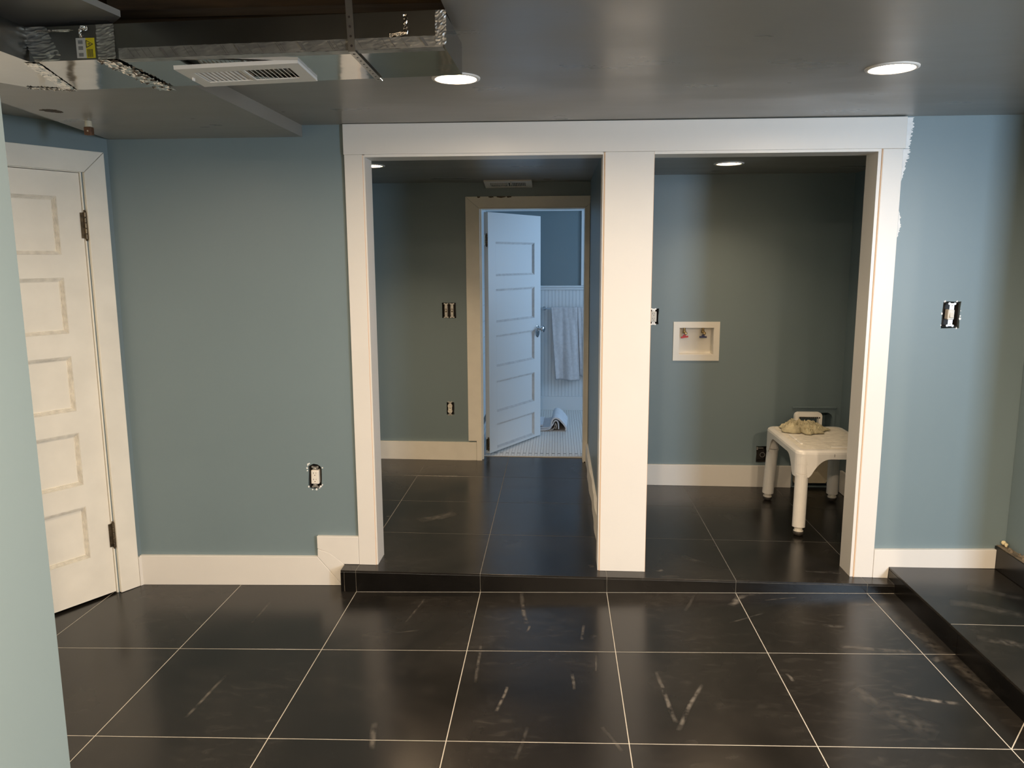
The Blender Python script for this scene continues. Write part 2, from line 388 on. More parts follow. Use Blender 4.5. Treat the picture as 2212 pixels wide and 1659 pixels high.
for a in [(-0.955,-1.067,-0.926,-0.778,.012,.6),(-1.0,-0.332,-0.994,-0.116,.01,.4),(-0.306,-0.324,-0.255,-0.069,.012,.35),(-0.367,-0.425,-0.23,-0.398,.012,.3),(0.197,-0.008,0.236,-0.331,.018,.6),(0.241,-0.405,0.253,-0.349,.01,.6),(0.063,-0.817,0.051,-0.51,.012,.45),(0.157,-1.006,0.185,-0.841,.012,.8),(0.474,-0.472,0.491,-0.337,.012,.7),(0.431,-0.726,0.435,-0.858,.012,.45),(0.522,-0.725,0.532,-0.599,.008,.45),(0.751,-0.721,0.784,-1.062,.016,.8),(0.912,-0.811,0.782,-1.105,.016,.8),(0.525,-1.089,0.585,-1.227,.012,.3),(1.166,-0.137,1.254,-0.027,.035,.9),(1.254,-0.027,1.35,-0.005,.018,.5),(1.335,-0.081,1.489,-0.045,.008,.6),(1.123,-0.308,1.296,-0.216,.01,.4),(0.951,-0.196,1.022,-0.023,.014,.35),(1.52,-0.516,1.793,-0.553,.03,.6),(1.706,-0.117,1.9,-0.12,.03,.4),(1.511,-0.333,1.617,-0.336,.025,.4),(1.591,-0.867,1.805,-0.928,.022,.9),(1.251,-0.729,1.259,-0.785,.014,.6),(-0.244,-1.236,-0.262,-1.08,.02,.5),(0.24,-1.272,0.271,-1.095,.012,.3),(1.482,-0.958,1.649,-1.09,.09,.22),(1.454,-0.839,1.518,-0.928,.05,.3),(0.512,-0.455,0.533,-0.43,.02,.3),(1.87,-.2,1.93,-.9,.06,.3),(1.84,-.62,1.9,-.6,.03,.5)]:
    smear(*a, zlo, fl)
for a in [(-0.431,0.751,-0.234,0.907,.07,.4),(-0.634,0.812,-0.614,0.822,.012,.5),(0.86,0.084,0.89,0.109,.02,.7),(0.864,0.028,0.952,0.033,.03,.35),(1.017,0.306,1.084,0.217,.03,.3),(1.696,0.138,1.742,0.113,.015,.6),(1.583,0.131,1.717,0.134,.02,.3),(0.158,1.152,0.448,1.153,.012,.3),(0.536,0.151,0.546,0.116,.02,.6),(1.36,0.997,1.424,0.916,.06,.15)]:
    smear(*a, zup, fu)
for a in [(2.05,-.3,2.3,-.42,.06,.3),(2.0,-.62,2.2,-.72,.05,.3),(2.2,-.15,2.4,-.25,.05,.2)]: smear(*a, zp, st)

# ------------------------------------------------------------------ walls
CZ = 2.205
YW = .098
main_out = rect(-2.75, -.12, 2.75, 2.42)
h_open1 = rect(-.530, .05, .581, 2.066); h_open2 = rect(.794, .05, 1.789, 2.066)
h_out = [(-.856,.494),(-.848,.482),(-.822,.478),(-.798,.484),(-.789,.497),(-.787,.535),(-.786,.58),(-.792,.594),(-.806,.603),(-.826,.606),(-.842,.599),(-.852,.592),(-.851,.560),(-.854,.530)]
h_sw = ragged(2.113, 1.275, 2.192, 1.395, .0018, 4)
wm = obj('wall_back', plate(main_out, [h_open1, h_open2, h_out, h_sw], YW, .21, XZ), 'wall', kind='structure')
# left closet-door wall (runs diagonally)
MW = frame_mw(DW0, DWd, DWn)
wl = obj('wall_left', plate(rect(0, -.12, 1.4, 2.42), [rect(.133, -.15+.04, .872, 2.0)], -.12, 0, XZ), 'wall', kind='structure', mw=MW)
e = DW0+DWd*1.4
obj('wall_left', box(e.x-.1, -5.3, -.12, e.x, e.y, 2.42), 'rearwhite', kind='structure')
# foreground wall stub on the left
obj('wall_front', box(-2.6, -2.75, -.12, -.524, -2.3, 2.20), 'wall', kind='structure')
# hidden shell: rear wall with window, right wall
obj('wall_rear', box(-2.6, -5.3, -.12, 4.7, -5.2, 2.42), 'rearwhite', kind='structure')
obj('wall_rear', plate(rect(2.75, -.12, 4.7, 2.42), [rect(2.80, .98, 3.30, 2.12)], -3.72, -3.62, XZ), 'rearwhite', kind='structure')
obj('wall_right', box(2.492, -.70, -.12, 2.75, .098, 1.385, .003), 'wall', kind='structure')
obj('wall_right', box(2.74, -.70, 1.38, 2.86, .21, 2.42), 'wall', kind='structure')
obj('wall_right', box(4.6, -5.3, -.12, 4.7, -.66, 2.42), 'rearwhite', kind='structure')
obj('wall_right', box(2.492, -.75, -.12, 4.6, -.66, 2.42), 'wall', kind='structure')
obj('floor', box(2.46, -6.2, -.1, 4.6, -.75, .1335), 'tile', kind='structure')
w1 = empty('window_1', (3.05, -3.66, 1.55), kind='structure')
bm = bmesh.new()
for a in ((-.25, -.04, -.57, -.235, .04, .57), (.235, -.04, -.57, .25, .04, .57), (-.235, -.04, -.57, .235, .04, -.55), (-.235, -.04, .55, .235, .04, .57)): bx(bm, *a)
obj('window_frame', bm, 'white', w1)
# hall + laundry walls
YB, YL = 2.175, 1.598
h_hsw = ragged(-.482, 1.163, -.379, 1.276, .0015, 8); h_ho = ragged(-.461, .436, -.404, .530, .0015, 9)
obj('wall_hall', plate(rect(-1.4, -.1, .62, 2.3), [rect(-.207, .03, .571, 1.957), h_hsw, h_ho], YB, YB+.12, XZ), 'wall', kind='structure')
obj('wall_hall_left', box(-1.4, .21, -.1, -1.3, YB+.12, 2.3), 'wall', kind='structure')
obj('wall_hall_right', box(.60, .21, -.1, .80, YB+.12, 2.3), 'wall', kind='structure')
h_lo = ragged(.972, 1.165, 1.03, 1.268, .002, 11); h_wb = rect(1.166, .965, 1.392, 1.145)
h_lb = ragged(1.700, .240, 1.772, .352, .0015, 12)
h_dr = [(1.945, .08), (2.182, .08), (2.182, .55), (2.172, .572), (2.152, .584), (1.975, .584), (1.955, .572), (1.945, .55)]
obj('wall_laundry', plate(rect(.80, -.1, 2.33, 2.3), [h_lo, h_wb, h_lb, h_dr], YL, YL+.02, XZ), 'wall', kind='structure')
obj('wall_laundry', box(.80, YL+.16, -.1, 2.33, YL+.2, 2.3), 'boxdark', kind='structure')
obj('wall_laundry_right', box(2.235, .21, -.1, 2.33, YL, 2.3), 'wall', kind='structure')
# ceilings
OPN = [(-.86, -2.35), (.086, -2.35), (.086, -1.30), (.086, -1.17), (-1.15, -1.10), (-.74, -1.52)]
LT = [(.018, -.785), (1.45, -.82), (.2, -3.3), (1.7, -3.3), (-1.3, -3.6), (1.0, -4.5), (3.6, -2.6), (-1.72, -1.85)]
def rdy(hr=.074): return [ngon(x, y, hr) for x, y in LT]
cl = obj('ceiling', plate(rect(-2.75, -6.3, 4.7, .21), [OPN]+rdy(), CZ, CZ+.016), 'ceil', kind='structure')
obj('ceiling', plate(rect(-1.4, .21, .62, YB+.12), [ngon(-.728, 1.10, .074), rect(.268, 1.975, .322, 2.02)], 2.138, 2.15), 'ceil', kind='structure')
obj('ceiling', plate(rect(.62, .21, 2.33, 1.8), [ngon(1.325, 1.02, .074)], 2.118, 2.13), 'ceil', kind='structure')
obj('ceiling', box(-2.75, -6.3, 2.36, 4.7, YB, 2.40), 'subfloor', kind='structure')
# joist timbers seen through the cut-out
jj = obj('joist', box(-2.2, -1.17, CZ+.016, .6, -1.12, 2.36), 'wood', kind='structure')
obj('joist', box(.3, -2.6, CZ+.016, .34, -1.2, 2.36), 'wood', kind='structure')
obj('joist', box(-.9, -1.30, 2.29, .1, -1.22, 2.355, .004), 'wood', kind='structure')
# dropped soffit
sf = obj('ceiling_soffit', prism([(-.806, .098), (-1.722, .098), (-1.655, -.4), (-1.575, -1.0), (-1.56, -1.19), (-.806, -1.225)], 2.153, CZ+.002), 'ceil', kind='structure')
bm = bmesh.new(); rn = random.Random(3)
P = []
for i in range(40):
    a = 2*math.pi*i/40; r = (.028+.012*rn.random())*(1.0+.9*max(0, -math.cos(a-.4))**6)
    P.append((-1.525+r*math.cos(a)*.7, -.60+r*math.sin(a)))
obj('stain', prism(P, 2.1522, 2.1531), 'subfloor', sf)

# ------------------------------------------------------------------ trims of the double opening
t1 = empty('trim_1', (.64, .078, .09), kind='structure')
def P1(name, bm, m='white', **k):
    o = obj(name, bm, m, **k); o.parent = t1; o.matrix_parent_inverse = Matrix.Translation(t1.location).inverted(); return o
def up(x): return zup(x, .08)
P1('head_casing', prism_xz([(-.613, 2.0695), (1.889, 2.0665), (1.889, 2.2005), (-.613, 2.2035)], .0765, YW, bev=.0012))
P1('side_casing', prism_xz([(-.6105, up(-.61)), (-.527, up(-.527)), (-.527, 2.0690), (-.6105, 2.0690)], .0785, YW, bev=.0012))
P1('side_casing', prism_xz([(1.795, up(1.795)), (1.8804, up(1.88)), (1.8804, 2.0660), (1.795, 2.0660)], .0785, YW, bev=.0012))
P1('mullion_casing', prism_xz([(.5785, up(.58)), (.797, up(.797)), (.797, 2.0672), (.5785, 2.0675)], .0785, YW, bev=.0012))
def jamb(x0, x1, x): return box(x0, .0845, up(x)-.001, x1, .2200, 2.0665)
P1('jamb', jamb(-.535, -.5175, -.52)); P1('jamb', jamb(.5685, .586, .57)); P1('jamb', jamb(.7895, .7985, .8)); P1('jamb', jamb(1.7765, 1.794, 1.78))
P1('head_jamb', box(-.5175, .0845, 2.0575, .5685, .2200, 2.075)); P1('head_jamb', box(.7985, .0845, 2.0555, 1.7765, .2200, 2.073))
# bare wood reveal strip between casing and jamb
for a in (-.5275, .5775, .7965, 1.7935):
    P1('reveal_strip', box(a-.002, .0800, up(a), a+.002, .0850, 2.066), 'caulk')
# nail dents
bm = bmesh.new(); rn = random.Random(5)
for x in (-.603, -.538, .592, .785, 1.803, 1.872):
    for z in (.25, .62, 1.0, 1.4, 1.8, 2.03):
        bx(bm, x+rn.uniform(-.004, .004), .0783, z+rn.uniform(-.03, .03), x+rn.uniform(.003, .005), .0788, z+.033)
for v in bm.verts: pass
bm.free()

# baseboards
def board(name, poly, y0=.0765, y1=YW, m='white', bev=.0015, parent=None, kind='structure', mw=None):
    return obj(name, prism_xz(poly, y0, y1, bev=bev), m, parent, kind=kind, mw=mw)
bl = empty('baseboard_left', (-1.2, .087, 0), kind='structure')
def ch(o, p):
    o.parent = p; o.matrix_parent_inverse = p.matrix_world.inverted() if False else Matrix.Translation(p.location).inverted(); return o
ch(board('board', [(-1.735, zlo(-1.735, .08)), (-.7005, zlo(-.70, .08)), (-.8215, .1345), (-1.735, .124)], kind=None), bl)
ch(board('board', [(-.699, zlo(-.70, .08)), (-.6875, zlo(-.69, .08)), (-.6875, .0985), (-.7595, .1755-.02), (-.8185, .2200-.045), (-.8195, .1355)], kind=None), bl)
ch(board('board', [(-.6865, .0985), (-.6115, .0985), (-.6115, .2415), (-.8195, .2415), (-.8195, .1775), (-.7585, .158)], kind=None, y0=.0768), bl)
board('baseboard_back', [(1.8815, up(1.88)), (1.952, up(1.95)), (1.952, .1345), (2.444, .1345), (2.444, .228), (1.8815, .2185)])
s0 = zlo(-1.76, .05)
board('baseboard_left', [(.0, s0), (.028, s0), (.028, .118), (0, .122)], y0=0, y1=.02, mw=MW)

# ------------------------------------------------------------------ panelled doors
def panel_door(name, w, z0, z1, panels, x0, x1, th, parent_kind, m, mw, steps=3):
    """stiles and rails as one slab with recessed moulded panels; local x along the width, visible face at y=0 looking to -y"""
    bm = plate(rect(0, z0, w, z1), [rect(x0, a, x1, b) for a, b in panels], 0, th, XZ)
    d = obj(name, bm, m, kind='structure', mw=mw)
    for a, b in panels:
        pb = bmesh.new(); g = .0005
        bx(pb, x0+g, .0145, a+g, x1-g, th-.0145, b-g)
        o = obj('panel', pb, m, d)
        mb = bmesh.new(); n = 4
        for k in range(n):
            i0 = k*.0042+g; i1 = (k+1)*.0042; dep = .0015+.0034*k
            for q in ((x0+i0, a+i0, x1-i0, a+i1), (x0+i0, b-i1, x1-i0, b-i0), (x0+i0, a+i1, x0+i1, b-i1), (x1-i1, a+i1, x1-i0, b-i1)):
                bx(mb, q[0], dep, q[1], q[2], .0146, q[3])
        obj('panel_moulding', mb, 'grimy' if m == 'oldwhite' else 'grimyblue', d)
    return d
def hinge(parent, x, z0, z1, y, r=.0075, leaf=.02, side=1):
    bm = bmesh.new()
    n = 5; h = (z1-z0)/n
    for k in range(n):
        merge(bm, lathe([(r*.9, 0), (r, .002), (r, h-.003), (r*.9, h-.001)], 12), Matrix.Translation((x, y, z0+k*h)))
    for zz, s in ((z1, 1), (z0, -1)):
        t = bmesh.new(); bmesh.ops.create_uvsphere(t, u_segments=10, v_segments=6, radius=r*.75); merge(bm, t, Matrix.Translation((x, y, zz+s*.003)))
    bx(bm, x-leaf, y+.002, z0+.004, x+leaf*.3, y+.0045, z1-.004)
    return obj('hinge', bm, 'bronze', parent, smooth=False)
# left closet door: local x = s along wall, visible face towards +n -> mirror the local y
DL = Matrix(MW)
DLm = frame_mw(DW0+DWd*.142+DWn*(-.004), DWd, -DWn)       # left handed: handled by mirrored geometry below
def mirror_door():
    # right-handed frame: x runs from the far end back to the hinge
    o0 = DW0+DWd*(.142+.722)+DWn*(-.004)
    return frame_mw(o0, -DWd, -DWn)
pl = [(1.624, 1.881), (1.268, 1.520), (.906, 1.162), (.550, .802), (.188, .443)]
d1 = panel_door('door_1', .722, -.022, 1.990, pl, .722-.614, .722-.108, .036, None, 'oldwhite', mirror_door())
hinge(d1, .722+.008, 1.694, 1.818, -.008); hinge(d1, .722+.008, .206, .330, -.008)
# knob on the hidden side of the closet door is out of view; casing of the closet door
t2 = empty('trim_2', mw=MW, kind='structure')
obj('side_casing', prism_xz([(.030, -.030), (.128, -.030), (.128, 1.9925), (.030, 2.0895)], 0, .020, bev=.0015), 'oldwhite', t2)
obj('side_casing', prism_xz([(.880, -.030), (.975, -.030), (.975, 2.0895), (.880, 1.9965)], 0, .020, bev=.0015), 'oldwhite', t2)
obj('head_casing', prism_xz([(.0312, 2.0905), (.128, 1.9945), (.880, 1.9975), (.9745, 2.0905)], 0, .020, bev=.0015), 'oldwhite', t2)
obj('jamb', box(.1335, -.12, -.03, .1395, .002, 1.998), 'oldwhite', t2); obj('jamb', box(.866, -.12, -.03, .872, .002, 1.998), 'oldwhite', t2)
obj('head_jamb', box(.1395, -.12, 1.9925, .866, .002, 1.9995), 'oldwhite', t2)
obj('backing', box(.12, -.125, -.1, .89, -.121, 2.1), 'boxdark', t2)

# bathroom door
A = Vector((-.150, 2.322, 0)); bd = Vector((.49360552, .86968592, 0)); bn = Vector((-bd.y, bd.x, 0))
BD = frame_mw(A, bd, bn)
pb = [(1.464, 1.722), (1.110, 1.366), (.766, 1.012), (.409, .657), (.120, .318)]
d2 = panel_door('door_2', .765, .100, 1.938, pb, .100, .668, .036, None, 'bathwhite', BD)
hinge(d2, -.022, 1.690, 1.774, -.002, leaf=.026); hinge(d2, -.022, .132, .225, -.002, leaf=.026)
kn = bmesh.new()
merge(kn, lathe([(.026, 0), (.028, .003), (.022, .008), (.010, .012), (.009, .030), (.014, .036), (.026, .042), (.030, .052), (.027, .060), (.012, .064)], 24), Matrix.Translation((.718, 0, 1.015)) @ Matrix.Rotation(math.radians(90), 4, 'X'))
obj('door_knob', kn, 'chrome', d2, smooth=True)
bm = bmesh.new(); t = lathe([(.030, 0), (.032, .002), (.028, .005)], 28); t.transform(Matrix.Scale(1.6, 4, (0, 1, 0))); merge(bm, t, Matrix.Translation((.716, 0, .995)) @ Matrix.Rotation(math.radians(90), 4, 'X'))
obj('escutcheon', bm, 'chrome', d2)
# hall door casing
t3 = empty('trim_3', (.18, 2.16, .09), kind='structure')
for nm, q in (('side_casing', [(-.297, .238), (-.205, .238), (-.205, 1.9575), (-.297, 2.0355)]), ('head_casing', [(-.2965, 2.0365), (-.2045, 1.9585), (.568, 1.9585), (.6, 1.985), (.6, 2.0365)]), ('side_casing', [(.570, .085), (.598, .085), (.598, 1.984), (.570, 1.957)])):
    ch(obj(nm, prism_xz(q, 2.153, YB, bev=.0012), 'oldwhite'), t3)
ch(obj('plinth_block', box(-.235, 2.150, .085, -.206, YB, .237, .001), 'oldwhite'), t3)
for a in ((-.2065, 2.150, .085, -.196, 2.296, 1.957), (.5615, 2.150, .08, .5715, 2.296, 1.957)): ch(obj('jamb', box(*a), 'oldwhite'), t3)
ch(obj('head_jamb', box(-.196, 2.150, 1.949, .5615, 2.296, 1.958), 'oldwhite'), t3)
ch(obj('door_stop', box(-.196, 2.19, .085, -.186, 2.225, 1.949), 'oldwhite'), t3)
# paint chips on the head casing
bm = bmesh.new(); rn = random.Random(12)
for cx, w in ((-.20, .012), (-.11, .02), (-.04, .035), (.02, .02)):
    P = [(cx+w*math.cos(a)*(.8+.4*rn.random()), 2.033+.006*math.sin(a)*(.6+.8*rn.random())) for a in [2*math.pi*i/12 for i in range(12)]]
    prism_xz([(x, min(z, 2.036)) for x, z in P], 2.1521, 2.1531, bm)
ch(obj('paint_chips', bm, 'wood', kind='stuff'), t3)
def base_hall(poly, y0, y1, name='baseboard_hall'): return board(name, poly, y0, y1, 'oldwhite')
board('baseboard_hall', [(-1.3, zup(-1.3, 2.15)), (-.2975, zup(-.3, 2.15)), (-.2365, zup(-.24, 2.15)), (-.2365, .226), (-.2975, .226), (-1.3, .232)], 2.152, YB, 'oldwhite')
bm = bmesh.new()
for k in range(24):   # wavy board along the hall's right wall
    y0 = .222+(2.15-.222)*k/24; y1 = .222+(2.15-.222)*(k+1)/24; wv = lambda y: .003*math.sin(7*y)+.002*math.sin(17*y)
    v = [bm.verts.new(p) for p in ((.583+wv(y0), y0, zup(.6, y0)), (.60, y0, zup(.6, y0)), (.60, y0, .228), (.583+wv(y0), y0, .226), (.583+wv(y1), y1, zup(.6, y1)), (.60, y1, zup(.6, y1)), (.60, y1, .228), (.583+wv(y1), y1, .226))]
    for q in ((0, 4, 7, 3), (3, 7, 6, 2), (0, 1, 5, 4)): bm.faces.new([v[i] for i in q])
bmesh.ops.remove_doubles(bm, verts=bm.verts, dist=1e-5)
obj('baseboard_hall_right', bm, 'oldwhite', kind='structure')
board('baseboard_laundry', [(.80, zup(.8, 1.59)), (1.932, zup(1.93, 1.59)), (1.932, .2205), (.80, .2235)], 1.580, YL)
obj('baseboard_laundry_right', box(2.218, 1.05, .073, 2.235, 1.50, .218, .0012), 'white', kind='structure')
obj('baseboard_laundry', box(2.19, 1.580, .073, 2.235, 1.598, .218, .0012), 'white', kind='structure')
# spackle smears beside the right casing
def blob_strip(pts, y0, y1, name, m, parent):
    bm = prism_xz(pts, y0, y1); return obj(name, bm, m, parent)
rn = random.Random(21)
def rag(xl, z0, z1, wf, n=34):
    L = [(xl, z0+(z1-z0)*i/n) for i in range(n+1)]; R = []
    for i in range(n, -1, -1):
        t = i/n; R.append((xl+max(.001, wf(t)*(.75+.5*rn.random())), z0+(z1-z0)*t+rn.uniform(-.003, .003)*(0 < i < n)))
    return L+R
blob_strip(rag(1.8815, 1.925, 2.066, lambda t: .006+.030*t), YW-.0012, YW+.0005, 'spackle_smear', 'spackle', wm)
blob_strip(rag(1.890, 2.068, 2.200, lambda t: .022+.012*t), YW-.0014, YW+.0005, 'spackle_smear', 'spackle', wm)
blob_strip(rag(1.8812, 1.68, 1.815, lambda t: .016*math.sin(math.pi*min(1, t*1.05+.02))**.6+.001), YW-.0022, YW+.0005, 'spackle_smear', 'spackle', wm)

# ------------------------------------------------------------------ recessed lights
def downlight(x, y, z, power, label, group, rec=0., sc=1.):
    t = empty('recessed_light', (x, y, z), label=label, cat='ceiling light', group=group)
    obj('trim_ring', lathe([(.083*sc, 0), (.0825*sc, -.0035), (.072*sc, -.006), (.066*sc, -.002), (.0655*sc, .004), (.083*sc, .0)], 40, cap=False), 'white', t, smooth=True)
    obj('reflector', lathe([(.066*sc, -.002), (.0655-.05*rec, .004+rec), (.0655-.05*rec, .010+rec), (.0735*sc, .012+rec), (.0735*sc, .002)], 40, cap=False), 'white', t, smooth=True)
    obj('lens', lathe([(.0005, .0012+rec), (.035*sc, .002+rec), (.0645-.05*rec, .004+rec), (.0645-.05*rec, .009+rec)], 32, cap=False), LENS, t, smooth=True)
    l = bpy.data.lights.new('lamp', 'AREA'); l.shape = 'DISK'; l.size = .115-.08*rec; l.energy = power; l.color = WARM if rec == 0 else (1, .71, .43)
    o = bpy.data.objects.new('lamp', l); COL.objects.link(o); o.parent = t; o.location = (0, 0, -.0005+rec)
    return t
LENS = emis('lamp_lens', (1, .86, .62), 26)
g = 'recessed ceiling lights'
downlight(LT[0][0], LT[0][1], CZ, P_MAIN, 'round recessed ceiling light just beyond the right end of the foil duct', g)
downlight(LT[1][0], LT[1][1], CZ, P_MAIN, 'round recessed ceiling light near the top right, in front of the second opening', g)
for k, nm in ((2, 'behind the camera, left of centre'), (3, 'behind the camera, right of centre'), (4, 'behind the left wall stub'), (5, 'furthest behind the camera'), (6, 'over the stair side'), (7, 'in the left alcove')):
    downlight(LT[k][0], LT[k][1], CZ, P_REAR if k in (2, 3) else 22 if k == 7 else P_REAR*.7, 'round recessed ceiling light out of view '+nm, g)
downlight(-.728, 1.10, 2.138, P_HALL, 'recessed ceiling light half hidden by the left jamb of the first opening', g, rec=.07)
downlight(1.325, 1.02, 2.118, P_LAUNDRY, 'recessed ceiling light inside the right-hand laundry opening', g, rec=.07)

# ------------------------------------------------------------------ electrical boxes
def ebox(kind, cx, cz, yw, w, h, label, group='uncovered electrical boxes', tilt=0, gangs=1, dx=0):
    names = {'decora': 'power_outlet', 'duplex': 'power_outlet', 'switch': 'light_switch', 'toggle2': 'light_switch', 'empty': 'junction_box'}
    cat = {'decora': 'outlet', 'duplex': 'outlet', 'switch': 'switch', 'toggle2': 'switch', 'empty': 'electrical box'}[kind]
    t = empty(names[kind], (cx, yw, cz), label=label, cat=cat, group=group)
    b = bmesh.new(); w2, h2 = w/2-.003, h/2-.004; d = .055; k = .0012; y0 = .004
    for q in ((-w2-k, y0, -h2-k, -w2, d, h2+k), (w2, y0, -h2-k, w2+k, d, h2+k), (-w2, y0, -h2-k, w2, d, -h2), (-w2, y0, h2, w2, d, h2+k), (-w2-k, d, -h2-k, w2+k, d+k, h2+k)): bx(b, *q)
    obj('metal_box', b, 'boxdark', t)
    for gi in range(gangs):
        ox = (gi-(gangs-1)/2)*.044+dx; R = Matrix.Translation((ox, 0, 0)) @ Matrix.Rotation(tilt, 4, 'Y')
        if kind == 'empty':
            b = bmesh.new(); merge(b, lathe([(.018, 0), (.018, .003), (.013, .003), (.013, 0)], 20, cap=False), Matrix.Translation((.012, .03, -.01)) @ Matrix.Rotation(math.radians(90), 4, 'X'))
            obj('knockout_ring', b, 'steel', t); obj('clamp', box(-.03, .006, .038, .01, .02, .044), 'steel', t)
            obj('clamp', box(-.034, .001, .03, -.026, .012, .05), 'steel', t); continue
        b = bmesh.new(); bx(b, -.010, -.001, -.052, .010, .0005, .052)
        for sz in (-1, 1):
            for sx in (-1, 1): merge(b, lathe([(.0055, 0), (.0055, .0016)], 12), Matrix.Translation((sx*.012, .0003, sz*.050)) @ Matrix.Rotation(math.radians(90), 4, 'X'))
            merge(b, lathe([(.003, 0), (.0034, .0012), (.001, .002)], 10), Matrix.Translation((0, -.001, sz*.0415)) @ Matrix.Rotation(math.radians(90), 4, 'X'))
        o = obj('mounting_yoke', b, 'steel', t, mw=R)
        if kind == 'decora':
            b = bmesh.new(); bx(b, -.0195, -.006, -.0345, .0195, .03, .0345, .004, 2); bx(b, -.0165, -.0075, -.0325, .0165, -.004, .0325, .001)
            o = obj('outlet_face', b, 'device', t, mw=R)
            b = bmesh.new()
            for zz in (.016, -.016):
                bx(b, -.0075, -.0078, zz+.001, -.0055, -.0072, zz+.009); bx(b, .0055, -.0078, zz+.002, .0070, -.0072, zz+.009); bx(b, -.009, -.0078, zz+.004, -.0055, -.0072, zz+.0055)
                merge(b, lathe([(.0024, 0), (.0024, .0006)], 10), Matrix.Translation((0, -.0072, zz-.006)) @ Matrix.Rotation(math.radians(90), 4, 'X'))
            obj('slots', b, 'slot', t, mw=R)
        elif kind == 'duplex':
            b = bmesh.new()
            for zz in (.0195, -.0195):
                c = bmesh.new(); P = [(.0170*math.cos(a), max(-.0130, min(.0140, .0175*math.sin(a)))) for a in [2*math.pi*i/28 for i in range(28)]]
                merge(b, prism_xz([(x, z+zz) for x, z in P], -.006, .004))
            bx(b, -.014, -.003, -.01, .014, .02, .01)
            obj('outlet_face', b, 'device', t, mw=R); b = bmesh.new()
            for zz in (.0195, -.0195):
                bx(b, -.008, -.0066, zz-.001, -.0055, -.0058, zz+.007); bx(b, .005, -.0066, zz-.001, .0075, -.0058, zz+.007)
                merge(b, lathe([(.0024, 0), (.0024, .0006)], 10), Matrix.Translation((0, -.0060, zz-.008)) @ Matrix.Rotation(math.radians(90), 4, 'X'))
            merge(b, lathe([(.003, 0), (.003, .0006)], 10), Matrix.Translation((0, -.0030, 0)) @ Matrix.Rotation(math.radians(90), 4, 'X'))
            obj('slots', b, 'slot', t, mw=R)
        elif kind == 'switch':
            b = bmesh.new(); bx(b, -.014, -.004, -.023, .014, .03, .023, .003, 1)
            obj('switch_body', b, 'device', t, mw=R)
            b = bmesh.new(); prism([(-.008, -.0045), (.008, -.0045), (.008, -.0052), (-.008, -.0052)], -.016, .015, b)
            v = [b.verts.new(p) for p in ((-.008, -.004, -.015), (.008, -.004, -.015), (.008, -.013, -.012), (-.008, -.013, -.012), (-.008, -.004, .012), (.008, -.004, .012))]
            for q in ((0, 1, 2, 3), (3, 2, 5, 4), (0, 3, 4), (1, 5, 2)): b.faces.new([v[i] for i in q])
            obj('rocker', b, 'device', t, mw=R)
        elif kind == 'toggle2':
            b = bmesh.new(); bx(b, -.0105, -.0018, -.035, .0105, .02, .035)
            obj('switch_body', b, 'steel', t, mw=R)
            b = bmesh.new(); bx(b, -.0065, -.0026, -.012, .0065, -.0015, .013)
            obj('toggle_slot', b, 'bronze', t, mw=R)
            b = bmesh.new(); v = bx(b, -.0032, -.014, -.004, .0032, -.002, .009, .001); obj('toggle', b, 'device', t, mw=R)
    return t
ebox('decora', -.8195, .540, YW, .062, .116, 'bare outlet in a ragged hole low on the wall left of the openings', tilt=.02)
ebox('switch', 2.152, 1.336, YW, .072, .112, 'single bare light switch on the bright blue wall right of the openings', tilt=.03)
ebox('toggle2', -.4305, 1.219, YB, .098, .106, 'bare double toggle switch beside the hall door casing', gangs=2)
ebox('duplex', -.4325, .483, YB, .054, .090, 'bare duplex outlet low on the hall wall beside the door casing', dx=-.003)
ebox('decora', 1.001, 1.216, YL, .056, .100, 'bare outlet on the laundry wall at the edge of the centre post', dx=-.004)
ebox('empty', 1.736, .296, YL, .068, .108, 'empty metal box just above the laundry baseboard behind the bench leg')
# torn plaster round the big outlet hole
rn = random.Random(31); bm = bmesh.new()
for i, (x, z) in enumerate([(-.855, .596), (-.858, .585), (-.857, .572), (-.852, .604), (-.846, .608), (-.795, .492), (-.800, .484), (-.815, .477), (-.835, .476), (-.853, .49), (-.782, .586), (-.786, .50)]):
    r = rn.uniform(.003, .007); P = [(x+r*math.cos(a)*rn.uniform(.5, 1.2), z+r*math.sin(a)*rn.uniform(.5, 1.3)) for a in [2*math.pi*k/9 for k in range(9)]]
    prism_xz(P, YW-.0018, YW+.001, bm)
obj('torn_plaster', bm, 'spackle', wm, kind='stuff')
bm = bmesh.new()
for i in range(9):
    x = rn.choice((2.111, 2.193)) if i < 5 else rn.uniform(2.115, 2.19); z = rn.uniform(1.28, 1.39) if i < 5 else rn.choice((1.274, 1.396))
    r = rn.uniform(.002, .005); P = [(x+r*math.cos(a)*rn.uniform(.5, 1.2), z+r*math.sin(a)*rn.uniform(.8, 2)) for a in [2*math.pi*k/8 for k in range(8)]]
    prism_xz(P, YW-.0012, YW+.001, bm)
obj('torn_plaster', bm, 'spackle', wm, kind='stuff')

